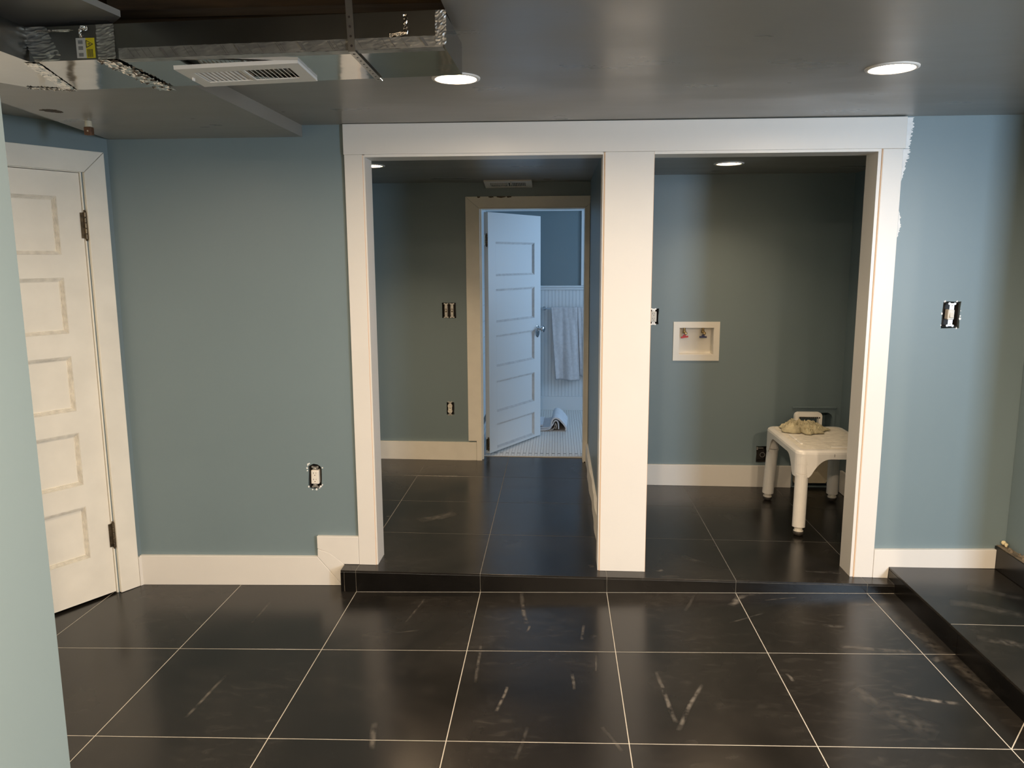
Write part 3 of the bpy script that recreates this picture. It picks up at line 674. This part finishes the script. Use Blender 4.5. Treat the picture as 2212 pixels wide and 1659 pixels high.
# ------------------------------------------------------------------ washing machine valve box
wb = empty('washer_outlet_box', (1.278, YL, 1.055), label='white recessed washing machine outlet box with a red and a blue valve', cat='valve box')
obj('face_frame', plate(rect(-.150, -.128, .150, .128), [rect(-.111, -.089, .113, .089)], -.007, 0, XZ), 'device', wb)
bm = bmesh.new()
for q in ((-.111, 0, -.089, -.109, .085, .089), (.111, 0, -.089, .113, .085, .089), (-.109, 0, -.089, .111, .085, -.087), (-.109, 0, .087, .111, .085, .089), (-.111, .085, -.089, .113, .087, .089)): bx(bm, *q)
obj('recess', bm, 'device', wb)
for sx, mm, lab, rz in ((-.071, 'red', 'red valve handle', -8), (.050, 'blue', 'dark blue valve handle', 0)):
    b = bmesh.new()
    merge(b, lathe([(.011, 0), (.011, .018), (.008, .020), (.009, .040)], 16), Matrix.Translation((sx, .045, .048)))
    merge(b, lathe([(.010, 0), (.010, .026), (.006, .028)], 16), Matrix.Translation((sx+.006, .045, .050)) @ Matrix.Rotation(math.radians(90), 4, 'X'))
    v = obj('valve', b, 'brass', wb, smooth=False)
    b = bmesh.new(); bx(b, -.024, -.004, -.005, .024, .004, .006, .002); bx(b, -.009, -.003, 0, .009, .003, .017, .001)
    obj('valve_handle', b, mm, v, label=lab, mw=Matrix.Translation((sx, .03, .024)) @ Matrix.Rotation(math.radians(rz), 4, 'Y'))

# ------------------------------------------------------------------ dryer recess behind the bench
dv = empty('dryer_vent_box', (2.063, YL, .08), label='painted dryer vent recess in the laundry wall behind the bench', cat='vent box')
fo = [(-.141, -.006), (.135, -.006), (.135, .540), (-.141, .540)]
fi = [(x-2.063, z-.08) for x, z in h_dr]; fi[0] = (fi[0][0], 0); fi[1] = (fi[1][0], 0)
obj('face_flange', plate(fo, [[(x, z+.0) for x, z in fi]], -.006, 0, XZ), 'wall', dv)
obj('flange_lip', prism_xz([(-.146, .532), (.140, .532), (.140, .546), (-.146, .546)], -.015, -.0055, bev=.002), 'wall', dv)
bm = bmesh.new()
for q in ((-.118, 0, 0, -.116, .13, .5), (.117, 0, 0, .119, .13, .5), (-.118, 0, .502, .119, .13, .504), (-.118, .13, 0, .119, .132, .504), (-.118, 0, -.004, .119, .13, -.002)): bx(bm, *q)
obj('recess', bm, 'wall', dv)
b = bmesh.new()   # unpainted moulded lower tub
O = [(-.112, .02), (-.105, .006), (.105, .006), (.112, .02), (.112, .30), (-.112, .30)]
a = [b.verts.new((x, .004, z+.015)) for x, z in O]; I = [(-.070, .085), (-.065, .08), (.065, .08), (.070, .085), (.070, .30), (-.070, .30)]
c = [b.verts.new((x, .075, z)) for x, z in I]
for i in range(6):
    if i != 4: b.faces.new((a[i], a[(i+1) % 6], c[(i+1) % 6], c[i]))
b.faces.new(c)
obj('tub', b, 'beige', dv)
b = bmesh.new(); merge(b, lathe([(.010, 0), (.012, .004), (.012, .014), (.007, .018)], 14), Matrix.Translation((-.062, .03, .487)) @ Matrix.Rotation(math.radians(90), 4, 'Y'))
obj('gas_fitting', b, 'chrome', dv)  # small shiny metal cap inside the recess

# ------------------------------------------------------------------ shower bench
bz = .075
be = empty('shower_bench', (1.90, .98, bz), label='white plastic shower bench with round legs standing in the laundry opening', cat='bench')
def rrect(x0, y0, x1, y1, r, n=8):
    P = []
    for cx, cy, a0 in ((x1-r, y0+r, -90), (x1-r, y1-r, 0), (x0+r, y1-r, 90), (x0+r, y0+r, 180)):
        for i in range(n+1):
            a = math.radians(a0+90*i/n); P.append((cx+r*math.cos(a), cy+r*math.sin(a)))
    return P
SX0, SY0, SX1, SY1 = -.225, -.325, .235, .325; ZT = .481
def densify(P, step=.012):
    out = []
    for i in range(len(P)):
        p, q = Vector(P[i]), Vector(P[(i+1) % len(P)]); n = max(1, int((q-p).length/step))
        for k in range(n): out.append(tuple(p+(q-p)*k/n))
    return out
def seat():
    b = bmesh.new(); base = densify(rrect(SX0, SY0, SX1, SY1, .045, 8))
    def depth(x, y):   # arched skirt: deep at the corners
        tx = min(abs(x-SX0), abs(x-SX1)); ty = min(abs(y-SY0), abs(y-SY1))
        t = max(tx, ty)      # distance from the corner along the side
        if t < .075: return .150
        return .046+.104*max(0, 1-((t-.075)/.115))**2.4
    def off(d):
        k = []
        for x, y in base:
            cx, cy = (SX0+SX1)/2, (SY0+SY1)/2
            k.append((cx+(x-cx)*(1-d/(SX1-cx)), cy+(y-cy)*(1-d/(SY1-cy))))
        return k
    rings = []
    for d, f in ((.004, lambda x, y: ZT-depth(x, y)), (.0, lambda x, y: ZT-depth(x, y)), (.0, lambda x, y: ZT-.020), (.003, lambda x, y: ZT-.009), (.010, lambda x, y: ZT-.002), (.022, lambda x, y: ZT)):
        rings.append([b.verts.new((x2, y2, f(x, y))) for (x, y), (x2, y2) in zip(base, off(d))])
    rings.insert(0, [b.verts.new((x2, y2, ZT-.012)) for (x2, y2) in off(.006)])
    for r0, r1 in zip(rings, rings[1:]):
        for i in range(len(r0)): b.faces.new((r0[i], r0[(i+1) % len(r0)], r1[(i+1) % len(r0)], r1[i]))
    b.faces.new(rings[0][::-1]); b.faces.new(rings[-1]); return b
obj('seat', seat(), 'plastic', be, smooth=False)
bm = bmesh.new(); N = 40
for i in range(N+1):
    for j in range(N+1):
        x = SX0+.035+(SX1-SX0-.07)*i/N; y = SY0+.04+(SY1-SY0-.08)*j/N
        e = min(i, N-i, j, N-j)
        z = ZT+.0004 if e == 0 else ZT+.0015+.004*max(0, noise.noise(Vector((x*30, y*16, 3))))
        bm.verts.new((x, y, z))
bm.verts.ensure_lookup_table()
for i in range(N):
    for j in range(N):
        q = [i*(N+1)+j, (i+1)*(N+1)+j, (i+1)*(N+1)+j+1, i*(N+1)+j+1]; bm.faces.new([bm.verts[k] for k in q])
obj('seat_surface', bm, 'plasticdirty', be, smooth=True, label='scuffed and dirty textured top of the seat')
for q in ((-.02, -.262, .16, -.250), (.17, -.262, .20, -.250), (-.165, -.18, -.150, -.09), (-.165, -.07, -.150, .05)):
    obj('seat_rib', box(q[0], q[1], ZT+.002, q[2], q[3], ZT+.009, .002), 'plastic', be)
bm = bmesh.new()
for k in range(14):
    t = box(-.0035, -.0012, -.010, .0035, .002, .010); t.transform(Matrix.Shear('XY', 4, (0, .35))) if False else None
    merge(bm, t, Matrix.Translation((.045+.0125*k, SY0-.0002, ZT-.0365)) @ Matrix.Rotation(math.radians(18), 4, 'Y'))
bx(bm, -.025, SY0-.0006, ZT-.034, -.023, SY0+.001, ZT-.018)
obj('vent_slots', bm, 'slot', be, kind='stuff')
for a, c in ((-.02, .03), (-.22, -.19)): obj('under_rib', box(SX0+.08, a, ZT-.030, SX1-.05, c, ZT-.013), 'plastic', be)
for (sx, sy) in ((-1, -1), (-1, 1), (1, 1), (1, -1)):
    tx, ty = (SX0+.045 if sx < 0 else SX1-.045), sy*.282
    fx, fy = tx+sx*.016, ty+sy*.040
    lx = lambda z: (fx+(tx-fx)*z/ZT, fy+(ty-fy)*z/ZT, z)
    b = tube([lx(.050), lx(.051), lx(.335)], .0345, 24); tube([lx(.335), lx(.345)], .0375, 24, b); tube([lx(.349), lx(.4)], .0375, 24, b); tube([lx(.40), lx(.46)], .040, 24, b)
    lg = obj('leg', b, 'plastic', be, smooth=False)
    b = bmesh.new()
    for k in range(4): tube([lx(.030+.006*k), lx(.0345+.006*k)], .0225, 18, b); 
    tube([lx(.028), lx(.056)], .0205, 18, b); tube([lx(.024), lx(.030)], .0265, 18, b)
    obj('height_adjuster', b, 'device', lg)
    b = tube([lx(.0), lx(.006), lx(.016), lx(.025)], [.014, .024, .0285, .0275], 20)
    obj('rubber_foot', b, 'rubber', lg)
# side handle
def arch(x0, x1, y, z0, z1, r, th, w):
    out = [(x0, z0), (x0, z1-r)]+[(x0+r-r*math.cos(a), z1-r+r*math.sin(a)) for a in [math.pi/2*i/6 for i in range(1, 7)]]+[(x1-r+r*math.sin(a), z1-r+r*math.cos(a)) for a in [math.pi/2*i/6 for i in range(0, 7)]]+[(x1, z0)]
    inn = [(x1-w, z0), (x1-w, z1-r), (x1-r, z1-w*1.4), (x0+r, z1-w*1.4), (x0+w, z1-r), (x0+w, z0)]
    return prism_xz(out+inn, y, y+th, bev=.002)
obj('side_handle', arch(-.068, .095, .255, ZT-.02, ZT+.098, .022, .034, .020), 'plastic', be)
bm = bmesh.new()
for k in range(10): bx(bm, -.038+.0125*k, .2535, ZT+.062, -.031+.0125*k, .2548, ZT+.070)
obj('handle_slots', bm, 'slot', be, kind='stuff')
# rag
N = 100; bm = bmesh.new()
for i in range(N+1):
    for j in range(N+1):
        u, v = i/N*2-1, j/N*2-1; r = math.hypot(u, v*1.05); a = math.atan2(v, u)
        R = 1.06+.42*noise.noise(Vector((math.cos(a)*2.1, math.sin(a)*2.1, 2)))+.12*noise.noise(Vector((math.cos(a)*7, math.sin(a)*7, 4))); ud, vd = u*math.sqrt(1-v*v/2), v*math.sqrt(1-u*u/2)
        k = max(0, 1-(max(abs(u), abs(v)))**2.2)
        f = noise.noise(Vector((u*1.7, v*1.4, .3))); f2 = abs(noise.noise(Vector((u*3.4+f, v*3.0-f, 5)))); f3 = abs(noise.noise(Vector((u*8+2*f, v*7, 9))))
        f4 = abs(noise.noise(Vector((u*5.5+1.5*f3, v*2.2+f, 12)))); z = .0015+k**.6*(.008+.018*(.5+f)+.050*f2**.8*(1-.5*abs(u))+.040*f4)+.016*f3*k**.3
        edge = max(abs(u), abs(v)); z += .012*max(0, noise.noise(Vector((math.cos(a)*3, math.sin(a)*3, 7))))*edge
        sx = ud*.124*R*(1-.12*f2); sy = vd*.115*R
        bm.verts.new((sx+.022*f*k, sy+.02*f2*k, max(.001, z)))
bm.verts.ensure_lookup_table()
for i in range(N):
    for j in range(N):
        q = [i*(N+1)+j, (i+1)*(N+1)+j, (i+1)*(N+1)+j+1, i*(N+1)+j+1]; bm.faces.new([bm.verts[k] for k in q])
rg = obj('rag', bm, 'cloth', smooth=True, label='crumpled khaki rag lying on the shower bench seat', cat='rag')
sd = rg.modifiers.new('thick', 'SOLIDIFY'); sd.thickness = .0018; sd.offset = 1
rg.location = (1.862, 1.165, bz+ZT+.005); rg.rotation_euler = (0, 0, -.25)

# ------------------------------------------------------------------ duct
du = empty('air_duct', (-.4, -1.4, 2.1), label='shiny galvanised air duct wrapped in foil tape along the ceiling cut-out', cat='duct')
def D(name, bm, m, **k): return ch(obj(name, bm, m, **k), du)
ZB, ZU = 2.100, 2.183
plan = [(.093, -1.5955), (-.985, -1.5265), (-.985, -2.2), (-1.225, -2.2), (-1.225, -1.31), (-1.17, -1.215), (-1.043, -1.199), (.100, -1.299)]
bm = bmesh.new()
bv = [bm.verts.new((x, y, ZB)) for x, y in plan]; tv = [bm.verts.new((x, y, ZU)) for x, y in plan]
f0 = bm.faces.new(bv[::-1]); f1 = bm.faces.new(tv)
for i in range(8):
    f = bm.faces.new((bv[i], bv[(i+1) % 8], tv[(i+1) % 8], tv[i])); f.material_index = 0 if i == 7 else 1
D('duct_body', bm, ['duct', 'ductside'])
def yn(x): return -1.5955+(x-.093)*(-1.5265+1.5955)/(-.985-.093)
def yf2(x): return -1.299+(x-.1)*(-1.199+1.299)/(-1.043-.1)
# foil tape along the near lower edge
def foil(path, wdt, n=60, m='foil', name='foil_tape', amp=.0035):
    """path(t)->(centre, across, normal)"""
    bm = bmesh.new(); K = 7; g = []
    for i in range(n+1):
        c, ac, nr = path(i/n); row = []
        for k in range(K):
            s = (k/(K-1)-.5)*wdt*(1+.12*noise.noise(Vector((i*.7, k, 1))))
            p = c+ac*s+nr*(.0012+amp*abs(noise.noise(Vector((i*.55, k*.9, 4)))))
            row.append(bm.verts.new(p))
        g.append(row)
    for a, b in zip(g, g[1:]):
        for k in range(K-1): bm.faces.new((a[k], b[k], b[k+1], a[k+1]))
    o = D(name, bm, m); return o
foil(lambda t: (Vector((-.74+.83*t, yn(-.74+.83*t), ZB+.012)), Vector((0, 0, 1)), Vector((0, -1, 0))), .026, 90, amp=.0008, m='tape')
foil(lambda t: (Vector((-.74+.83*t, yn(-.74+.83*t)+.016, ZB)), Vector((0, 1, 0)), Vector((0, 0, -1))), .034, 90, amp=.0004, m='tape')
bm = bmesh.new(); rn = random.Random(9)      # printed slanting marks on the tape
x = -.70
while x < .07:
    if rn.random() < .8:
        w = rn.choice((.0012, .0018, .0025, .008)); y0 = yn(x)-.0030
        v = [bm.verts.new(p) for p in ((x, y0, ZB+.002), (x+w, yn(x+w)-.0030, ZB+.002), (x+w-.014, yn(x)-.0030, ZB+.022), (x-.014, yn(x)-.0030, ZB+.022))]; bm.faces.new(v)
    x += rn.choice((.0045, .006, .018, .03, .045))
D('tape_print', bm, 'tapeink', kind='stuff')
foil(lambda t: (Vector((-.955+.18*t, yn(-.9)-.0005, ZU-.012)), Vector((0, 0, 1)), Vector((0, -1, 0))), .006, 12, amp=.002)
# joint of the straight run: crumpled foil across the underside and up the side
foil(lambda t: (Vector((-.775-.018*t, yn(-.78)+.352*t, ZB)), Vector((1, .05, 0)), Vector((0, 0, -1))), .052, 44, amp=.011)
foil(lambda t: (Vector((-.772, yn(-.78), ZB+.083*t)), Vector((1, -.05, 0)), Vector((0, -1, 0))), .048, 22, amp=.004, m='tape')
foil(lambda t: (Vector((-.93-.04*t, yn(-.95)-.0, ZB+.083*t)), Vector((1, 0, 0)), Vector((0, -1, 0))), .075, 22, amp=.006, m='tape')
foil(lambda t: (Vector((-.986-.10*t, -1.52+.32*t, ZB)), Vector((.9, .25, 0)), Vector((0, 0, -1))), .04, 30, amp=.004)
foil(lambda t: (Vector((-1.19+.12*t, -1.24+.035*t, ZB)), Vector((0, 1, 0)), Vector((0, 0, -1))), .018, 30, amp=.006)
foil(lambda t: (Vector((.085, yn(.08), ZB+.004+.078*t)), Vector((1, 0, 0)), Vector((0, -1, 0))), .026, 20, amp=.004, m='tape')
foil(lambda t: (Vector((.0, yn(0)-.0012, ZB+.03+.045*t)), Vector((1, .0, .0)), Vector((0, -1, 0))), .010, 10, amp=.002)
foil(lambda t: (Vector((-.04+.04*t, yn(-.02)-.0012, ZB+.028+.008*t*t)), Vector((0, 0, 1)), Vector((0, -1, 0))), .009, 10, amp=.002)
# caution sticker
bm = box(-.851, yn(-.84)-.0035, ZB+.004, -.826, yn(-.84)-.0022, ZB+.052); D('warning_label', bm, 'sticker', label='white half of a small printed label')
bm = box(-.826, yn(-.81)-.0015, ZB+.004, -.803, yn(-.81)+.0, ZB+.052, .0); D('warning_label', bm, 'yellow', label='yellow half of the label with a warning triangle')
bm = bmesh.new(); yy = yn(-.81)-.0019
for a, b_ in (((-.8245, .046), (-.8075, .037)), ((-.8075, .037), (-.8245, .029)), ((-.8245, .029), (-.8245, .046))):
    p, q = Vector((a[0], yy, ZB+a[1])), Vector((b_[0], yy, ZB+b_[1])); tube([p, q], .0008, 6, bm)
bx(bm, -.8205, yy, ZB+.0365, -.8145, yy+.0008, ZB+.0385)
for k in range(5): bx(bm, -.8225+.003*k, yy, ZB+.006, -.8212+.003*k, yy+.0008, ZB+.025)
D('label_print', bm, 'print')
bm = bmesh.new(); yy = yn(-.84)-.0039
for zz in (.011, .027, .041):
    for k in range(4): bx(bm, -.8455, yy, ZB+zz+.0022*k-.003, -.8335, yy+.0008, ZB+zz+.0022*k-.0018)
D('label_print', bm, 'print')
foil(lambda t: (Vector((-.838, yn(-.84)-.001, ZB+.052+.022*t)), Vector((1, 0, 0)), Vector((0, -1, 0))), .007, 14, amp=.004)
foil(lambda t: (Vector((-.838+.02*t, yn(-.83)-.001, ZB+.075)), Vector((0, 0, 1)), Vector((0, -1, 0))), .012, 10, amp=.004)
# perforated hanger strap
hs = empty('hanger_strap', (-.14, -1.6, 2.14), label='perforated steel strap looped under the duct near its right end', cat='strap')
def H(name, bm, m, **k): return ch(obj(name, bm, m, **k), hs)
yq = yn(-.135)
H('strap_band', prism_xz([(-.148, 2.25), (-.131, 2.25), (-.126, 2.0955), (-.143, 2.0955)], yq-.0048, yq-.0035), 'strap')
H('strap_band', prism([(-.143, yq-.0045), (-.126, yq-.0045), (-.129, -1.268), (-.146, -1.268)], 2.0945, 2.0955), 'strap')
bm = bmesh.new()
for k in range(4): merge(bm, lathe([(.0030, 0), (.0030, .0012)], 12), Matrix.Translation((-.1345-.0012*k, yq-.0042, 2.108+.022*k)) @ Matrix.Rotation(math.radians(90), 4, 'X'))
for k in range(9): merge(bm, lathe([(.0034 if k == 0 else .0024, 0), (.0034 if k == 0 else .0024, .0011)], 12), Matrix.Translation((-.1345-.0003*k, yq+.018+.034*k, 2.0939)))
H('strap_hole', bm, 'slot', kind='stuff')
# register on the duct underside
vt = empty('supply_register', (-.478, -1.368, 2.092), label='white louvred supply register fixed to the underside of the foil duct', cat='vent')
vt.location = (-.463, -1.401, 2.0885); vt.rotation_euler = (0, math.radians(-2.6), math.radians(3.5))
def register(t, w, d, n, m='vent', hx=.125, hy=.056, drop=.010):
    obj('frame', plate(rect(-w/2, -d/2, w/2, d/2), [rect(-hx, -hy, -.004, hy), rect(.004, -hy, hx, hy)], -.003, 0), m, t)
    bm = bmesh.new()
    for q in ((-w/2, -d/2, w/2, -d/2+.006), (-w/2, d/2-.006, w/2, d/2), (-w/2, -d/2+.006, -w/2+.006, d/2-.006), (w/2-.006, -d/2+.006, w/2, d/2-.006)): bx(bm, q[0], q[1], 0, q[2], q[3], .007)
    obj('rim', bm, m, t)
    obj('back_plate', box(-hx-.002, -hy-.002, .014, hx+.002, hy+.002, .016), 'slot', t)
    step = (hx-.004)/n
    for s in (-1, 1):
        me = None
        for k in range(n):
            if me is None:
                b = bmesh.new(); pr_ = []
                for i in range(5):
                    a = i/4; pr_.append(((.0100*a-.002 if s < 0 else .0075-.0100*a), .0005+.0115*a**1.6))
                pts = [(x, z) for x, z in pr_]+[(x+.0012, z+.0004) for x, z in pr_[::-1]]
                merge(b, prism_xz(pts, -hy, hy)); o = obj('louvre', b, m, t); me = o.data
            else:
                o = bpy.data.objects.new('louvre', me); COL.objects.link(o); o.parent = t
            o.location = (s*(.006+step*(k+.4)), 0, -.002)
register(vt, .318, .205, 10)
b = box(-.150, -.010, -.010, -.147, .004, -.001); obj('damper_lever', b, 'vent', vt)
vh = empty('supply_register', (.018, 2.12, 2.137), label='small white louvred register in the hall ceiling above the bathroom door', cat='vent')
vh.location = (.018, 2.085, 2.114); vh.rotation_euler = (math.radians(-11), 0, 0)
register(vh, .335, .165, 10, hx=.125, hy=.045)
b = tube([(.02, -.07, -.002), (.022, -.072, -.014), (.026, -.07, -.024)], .0035, 8); obj('damper_lever', b, 'vent', vh)
# pipe stub hanging from soffit
pp = empty('pipe_stub', (-1.527, -.385, 2.153), label='cream porcelain stub with a rusty brown block under the left soffit', cat='pipe stub')
obj('collar', lathe([(.013, -.0), (.0135, -.022), (.011, -.024)], 18), 'porcelain', pp)
obj('block', box(-.015, -.012, -.055, .015, .012, -.024, .002), 'rust', pp)
obj('screw', lathe([(.0035, 0), (.003, .002)], 10), 'steel', pp, mw=Matrix.Translation((0.002, -.012, -.04)) @ Matrix.Rotation(math.radians(90), 4, 'X'))

# ------------------------------------------------------------------ bathroom
zb = .088
fb = obj('floor', box(-.5, 2.29, zb-.03, 2.25, 4.3, zb-.0012), 'grout2', kind='structure')
bm = bmesh.new(); bd_ = bmesh.new(); p = .0225; dk = False
x = -.30; i = 0
def tl(b, x0, y0, x1, y1, z):
    v = [b.verts.new(q) for q in ((x0, y0, z), (x1, y0, z), (x1, y1, z), (x0, y1, z), (x0, y0, z-.0014), (x1, y0, z-.0014), (x1, y1, z-.0014), (x0, y1, z-.0014))]
    for q in ((0, 1, 2, 3), (4, 5, 1, 0), (5, 6, 2, 1), (6, 7, 3, 2), (7, 4, 0, 3)): b.faces.new([v[k] for k in q])
while x < 1.0:
    y = 2.31-(.0225 if i % 2 else 0); 
    while y < 4.16:
        y0 = max(y, 2.294); y1 = min(y+.045, 4.16)
        if y1-y0 > .006: tl(bm, x+.0007, y0+.0007, x+p-.0014, y1-.0014, zb)
        y += .045
    i += 1; x += p
obj('mosaic_tile', bm, 'mosaic', fb, kind='stuff')
bm = bmesh.new(); x = -.12
while x < .62: tl(bm, x, 2.378, x+.0225, 2.392, zb+.0004); x += .045
obj('mosaic_inlay', bm, 'mosaicdark', fb, kind='stuff')
obj('threshold', box(-.196, 2.286, .05, .5615, 2.300, .0895), 'mosaic', fb)
wbk = obj('wall_bathroom', box(-.5, 4.17, 0, 2.25, 4.3, 2.4), 'wall', kind='structure')
obj('wall_bathroom_left', box(-.5, 2.295, 0, -.33, 4.17, 2.4), 'bathwhite', kind='structure')
obj('wall_bathroom_front', box(.62, 2.295, 0, 2.25, 2.36, 2.4), 'bathwhite', kind='structure')
obj('wall_bathroom_right', plate([(2.36, 0), (4.17, 0), (4.17, 2.4), (2.36, 2.4)], [[(2.7, 1.0), (3.5, 1.0), (3.5, 2.0), (2.7, 2.0)]], 2.15, 2.25, Matrix(((0,0,1,0),(1,0,0,0),(0,1,0,0),(0,0,0,1)))), 'bathwhite', kind='structure')
obj('ceiling', box(-.5, 2.295, 2.33, 2.25, 4.3, 2.4), 'bathwhite', kind='structure')
w2 = empty('window_2', (2.2, 3.1, 1.5), kind='structure')
bm = bmesh.new()
for a in ((-.02, -.4, -.5, .02, -.35, .5), (-.02, .35, -.5, .02, .4, .5), (-.02, -.35, -.5, .02, .35, -.45), (-.02, -.35, .45, .02, .35, .5)): bx(bm, *a)
obj('window_frame', bm, 'white', w2)
wn = empty('wainscot', (.4, 4.16, .09), kind='structure')
def WN(name, bm, m='bathwhite', **k): return ch(obj(name, bm, m, **k), wn)
WN('base_board', box(-.33, 4.148, zb, .9, 4.17, .226, .0015))
bm = bmesh.new(); x = -.33
while x < .9: bx(bm, x+.0004, 4.160, .2265, x+.0274, 4.1695, 1.290, .0010); bx(bm, x+.0278, 4.161, .2265, x+.0336, 4.1695, 1.290, .001); x += .034
WN('beadboard', bm, kind='stuff')
WN('chair_rail', box(-.33, 4.142, 1.290, .9, 4.17, 1.312, .003)); WN('chair_rail', box(-.33, 4.130, 1.312, .9, 4.17, 1.332, .004))
WN('corner_board', box(.599, 4.150, 1.333, .70, 4.17, 2.047, .0012)); WN('top_board', box(-.33, 4.150, 2.048, .9, 4.17, 2.33, .0012))
for k in range(10):
    obj('wall_tile', box(-.330, 2.36, .10+.152*k, -.324, 4.165, .248+.152*k, .001), 'bathwhite', wbk)
tb = empty('towel_bar', (.24, 4.17, 1.108), label='chrome towel bar with round rosette on the bathroom wainscot', cat='towel bar')
obj('rosette', lathe([(.027, 0), (.028, .004), (.020, .010), (.012, .014), (.011, .050), (.014, .062)], 28), 'chrome', tb, smooth=True, mw=Matrix.Rotation(math.radians(90), 4, 'X'))
obj('rosette', lathe([(.027, 0), (.028, .004), (.020, .010), (.012, .014), (.011, .050), (.014, .062)], 28), 'chrome', tb, smooth=True, mw=Matrix.Translation((.6, 0, 0)) @ Matrix.Rotation(math.radians(90), 4, 'X'))
obj('rail', tube([(0, -.055, 0), (.6, -.055, 0)], .008, 14), 'chrome', tb, smooth=True)
def towel(name, xa, xb, xa2, xb2, zt, zbot, y, seed, label, th=.012):
    bm = bmesh.new(); NX, NZ = 40, 44
    def P(u, v):
        x = (xa+(xb-xa)*u)*(1-v)+(xa2+(xb2-xa2)*u)*v
        f = .014*v*math.sin(u*9+seed+1.5*v)+.004*v*math.sin(u*23+2*seed)+.008*noise.noise(Vector((u*6, v*3, seed)))
        return Vector((x, y-f-.004, zt+(zbot-zt)*v+.006*math.sin(u*5+seed)*v))
    g = [[bm.verts.new(P(i/NX, j/NZ)) for i in range(NX+1)] for j in range(NZ+1)]
    for a, b in zip(g, g[1:]):
        for i in range(NX): bm.faces.new((a[i], a[i+1], b[i+1], b[i]))
    o = obj(name, bm, 'terry', smooth=True, label=label, cat='towel', group='towels on the bathroom bar')
    s = o.modifiers.new('thick', 'SOLIDIFY'); s.thickness = th; s.offset = -1
    hb = bmesh.new(); g = []
    for j in range(5):
        v = .885+.10*j/4; g.append([hb.verts.new(P(i/NX, v)+Vector((0, -.0022, 0))) for i in range(NX+1)])
    for a, b in zip(g, g[1:]):
        for i in range(NX): hb.faces.new((a[i], a[i+1], b[i+1], b[i]))
    obj('hem_band', hb, 'terry', o, smooth=True)
    return o
towel('towel', .306, .560, .352, .592, 1.125, .405, 4.098, 1., 'front white bath towel hanging lowest from the bar')
towel('towel', .566, .72, .600, .76, 1.122, .450, 4.118, 3.3, 'white towel behind it, at the right end of the bar, cut off by the jamb')
# folded bath rug
def ribbon(pts, th, y0, y1, m, name, parent=None, n=1, skew=0., **k):
    P = [Vector((x, z)) for x, z in pts]
    for _ in range(2):
        Q = [P[0]]
        for a, b in zip(P, P[1:]): Q += [a*.75+b*.25, a*.25+b*.75]
        P = Q+[P[-1]]
    up_, dn = [], []
    for i, p_ in enumerate(P):
        t = (P[min(i+1, len(P)-1)]-P[max(i-1, 0)]).normalized(); nn = Vector((-t.y, t.x)); up_.append(p_+nn*th/2); dn.append(p_-nn*th/2)
    poly = [(a.x, a.y) for a in up_]+[(a.x, a.y) for a in dn[::-1]]
    bm = prism_xz(poly, y0, y1)
    for v in bm.verts: v.co.x += skew*(v.co.y-y0)
    return obj(name, bm, m, parent, **k)
rug = ribbon([(.02, zb+.012), (.27, zb+.012), (.318, zb+.03), (.322, zb+.085), (.340, zb+.118), (.372, zb+.120), (.402, zb+.098), (.438, zb+.055), (.452, zb+.030), (.448, zb+.010)], .014, 3.17, 3.62, 'rug', 'bath_rug', skew=.03, label='white bath rug folded over itself on the mosaic floor', cat='rug')
ribbon([(.02, zb+.026), (.25, zb+.028), (.31, zb+.034), (.335, zb+.06), (.345, zb+.092), (.365, zb+.098), (.381, zb+.08), (.385, zb+.02)], .010, 3.174, 3.60, 'rug', 'inner_fold', rug, skew=.03)
ribbon([(.30, zb+.008), (.345, zb+.02), (.352, zb+.05), (.356, zb+.075), (.366, zb+.05), (.360, zb+.02)], .008, 3.178, 3.58, 'rugback', 'inner_fold', rug, skew=.03)
ribbon([(.02, zb+.004), (.448, zb+.004)], .006, 3.172, 3.61, 'rugback', 'backing', rug, skew=.03)
ribbon([(.02, zb+.045), (.12, zb+.050), (.245, zb+.046)], .014, 3.20, 3.55, 'rug', 'top_layer', rug, skew=.03)
# fix lens parents etc.
bpy.context.view_layer.update()
